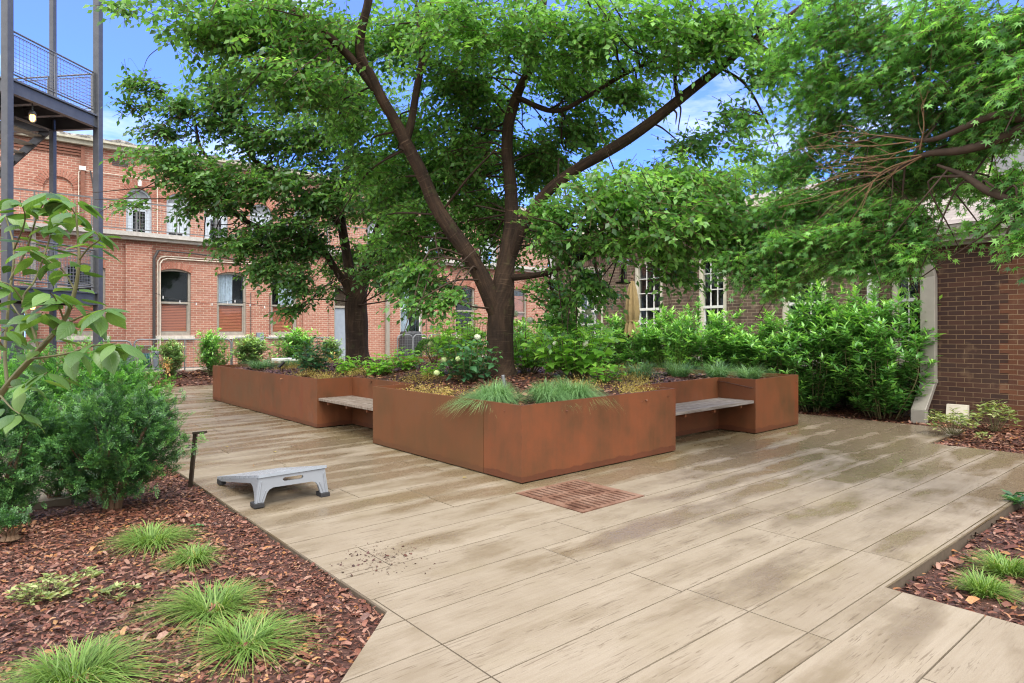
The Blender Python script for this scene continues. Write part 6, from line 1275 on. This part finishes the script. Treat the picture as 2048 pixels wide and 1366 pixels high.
g_ = ground(378, 1052, -.01); V = leaf_arrays(np.array([g_]), np.array([[1., .2, .05]]), np.array([[.1, 0, 1.]]), .13, .05, OV2); tag(link("fallen_leaf", np_mesh("fallen_leaf", *V), M['hydrangea_dark'], origin=g_), "long dark green leaf lying on the bark behind the grass tufts", "leaf", "fallen leaves on the paving")
# ---------------------------------------------------------------- big leaved sapling leaning in from the left
DS = 2.75
def sp_(*q): return [at(a, b, d) for a, b, d in q]
stm = [(sp_((-190, 1180, 2.75), (-90, 940, 2.75), (0, 790, 2.75), (78, 700, 2.7), (128, 640, 2.68), (150, 580, 2.66), (158, 520, 2.65), (155, 465, 2.66), (150, 400, 2.68)), [.020, .016, .013, .012, .0095, .008, .006, .0045, .003]),
 (sp_((78, 700, 2.7), (66, 660, 2.72), (45, 600, 2.75), (70, 560, 2.8), (92, 500, 2.85), (108, 450, 2.9)), [.006, .005, .004, .003]),
 (sp_((78, 700, 2.7), (125, 655, 2.62), (165, 632, 2.55), (212, 618, 2.5)), [.006, .005, .004, .002]),
 (sp_((60, 718, 2.7), (130, 708, 2.55), (180, 693, 2.45), (232, 686, 2.4)), [.005, .004, .003, .002]),
 (sp_((15, 775, 2.75), (10, 700, 2.85), (18, 600, 2.9), (28, 500, 2.95), (10, 430, 3.0)), [.008, .006, .005, .003]),
 (sp_((158, 520, 2.65), (178, 495, 2.62), (200, 478, 2.6), (190, 462, 2.58)), [.004, .003, .002]),
 (sp_((150, 580, 2.66), (125, 540, 2.72), (95, 520, 2.76), (60, 500, 2.8)), [.004, .003, .002]),
 (sp_((20, 560, 2.9), (52, 500, 2.9), (75, 430, 2.9), (95, 395, 2.88)), [.005, .004, .002]),
 (sp_((0, 790, 2.75), (22, 815, 2.6), (40, 828, 2.55)), [.005, .003, .002]),
 (sp_((45, 600, 2.75), (20, 570, 2.7), (-20, 560, 2.65)), [.004, .002]),
 (sp_((128, 640, 2.68), (112, 600, 2.6), (100, 585, 2.5)), [.004, .002]),
 (sp_((18, 600, 2.9), (50, 640, 2.75), (85, 625, 2.6)), [.004, .002]), (sp_((10, 700, 2.85), (-30, 640, 2.7), (-50, 600, 2.6)), [.004, .002]), (sp_((15, 775, 2.75), (50, 770, 2.6), (95, 745, 2.5)), [.004, .002]), (sp_((28, 500, 2.95), (50, 440, 2.85), (40, 400, 2.8)), [.004, .002]), (sp_((0, 790, 2.75), (-30, 700, 2.6), (10, 660, 2.5)), [.004, .002]), (sp_((152, 430, 2.67), (130, 400, 2.62), (100, 385, 2.6)), [.003, .0015]), (sp_((108, 455, 2.9), (125, 430, 2.85), (140, 425, 2.8)), [.003, .0015])]
P, D, U, L_, T = [], [], [], [], []
for pts, rd in stm:
    sp = smooth_path(pts, 6); n = len(sp); st0 = .30 if len(pts) > 4 else .42
    for f_ in np.arange(st0, 1.0, .34 / max(.25, np.linalg.norm(sp[-1] - sp[0])) * .23):
        i = int(f_ * (n - 1)); ax = sp[min(i + 1, n - 1)] - sp[max(0, i - 1)]; ax = ax / np.linalg.norm(ax); b = rng.uniform(0, 6.28); sd = np.cross(ax, [math.cos(b), math.sin(b), .3]); sd /= np.linalg.norm(sd)
        for sg in (1, -1):
            d = ax * .45 + sd * sg * [1, 1, .3]; d[2] -= .25 + .25 * rng.random(); P.append(sp[i] + d * .025); D.append(d); U.append(np.array([0, 0, 1.]) + rng.normal(0, .3, 3)); L_.append(rng.uniform(.07, .11)); T.append(np.clip(rng.normal(.5, .25), 0, 1))
    for j in range(4):
        b = j * 1.57 + rng.uniform(-.3, .3); d = np.array([math.cos(b), math.sin(b), -.22 - .25 * rng.random()]); P.append(sp[-1] + d * .015); D.append(d); U.append(np.array([0, 0, 1.]) + rng.normal(0, .25, 3)); L_.append(rng.uniform(.075, .125)); T.append(np.clip(rng.normal(.55, .2), 0, 1))
def big_leaf():
    v = []; q = []; t_ = []; xs = [0, .08, .22, .4, .58, .74, .88, 1.0]; ws = [0.02, .24, .43, .5, .44, .31, .15, 0.]
    for x, w in zip(xs, ws):
        z = -.32 * x * x
        for s_ in (-1, -.5, 0, .5, 1): v.append((x, s_ * w, z + .16 * (abs(s_) * w) - .22 * (s_ * w) ** 2 * 4 * .5))
    for i in range(len(xs) - 1):
        for j in range(4): q.append((i * 5 + j, i * 5 + j + 1, i * 5 + j + 6, i * 5 + j + 5))
    return np.array(v), [], q
BIG = big_leaf(); P, D, U, L_, T = map(np.array, (P, D, U, L_, T))
b0 = at(-190, 1180, 2.75); r_, l_ = RL(b0[0], b0[1]); e = empty("sapling", (b0[0], b0[1], SL * r_), "young dogwood with big drooping leaves leaning in at the left, nearest the viewer", "tree")
V, Q, UV_ = tube_arrays([(smooth_path(p, 6), r, 8) for p, r in stm]); link("stems", np_mesh("stems", V, None, Q, UV_, smooth=True), M['twig_green'], e)
me = leaf_mesh("leaves", P, D, U, L_, L_ * rng.uniform(.52, .64, len(L_)), BIG, rnd=T); me.polygons.foreach_set("use_smooth", np.ones(len(me.polygons), bool)); link("leaves", me, M['dogwood'], e)
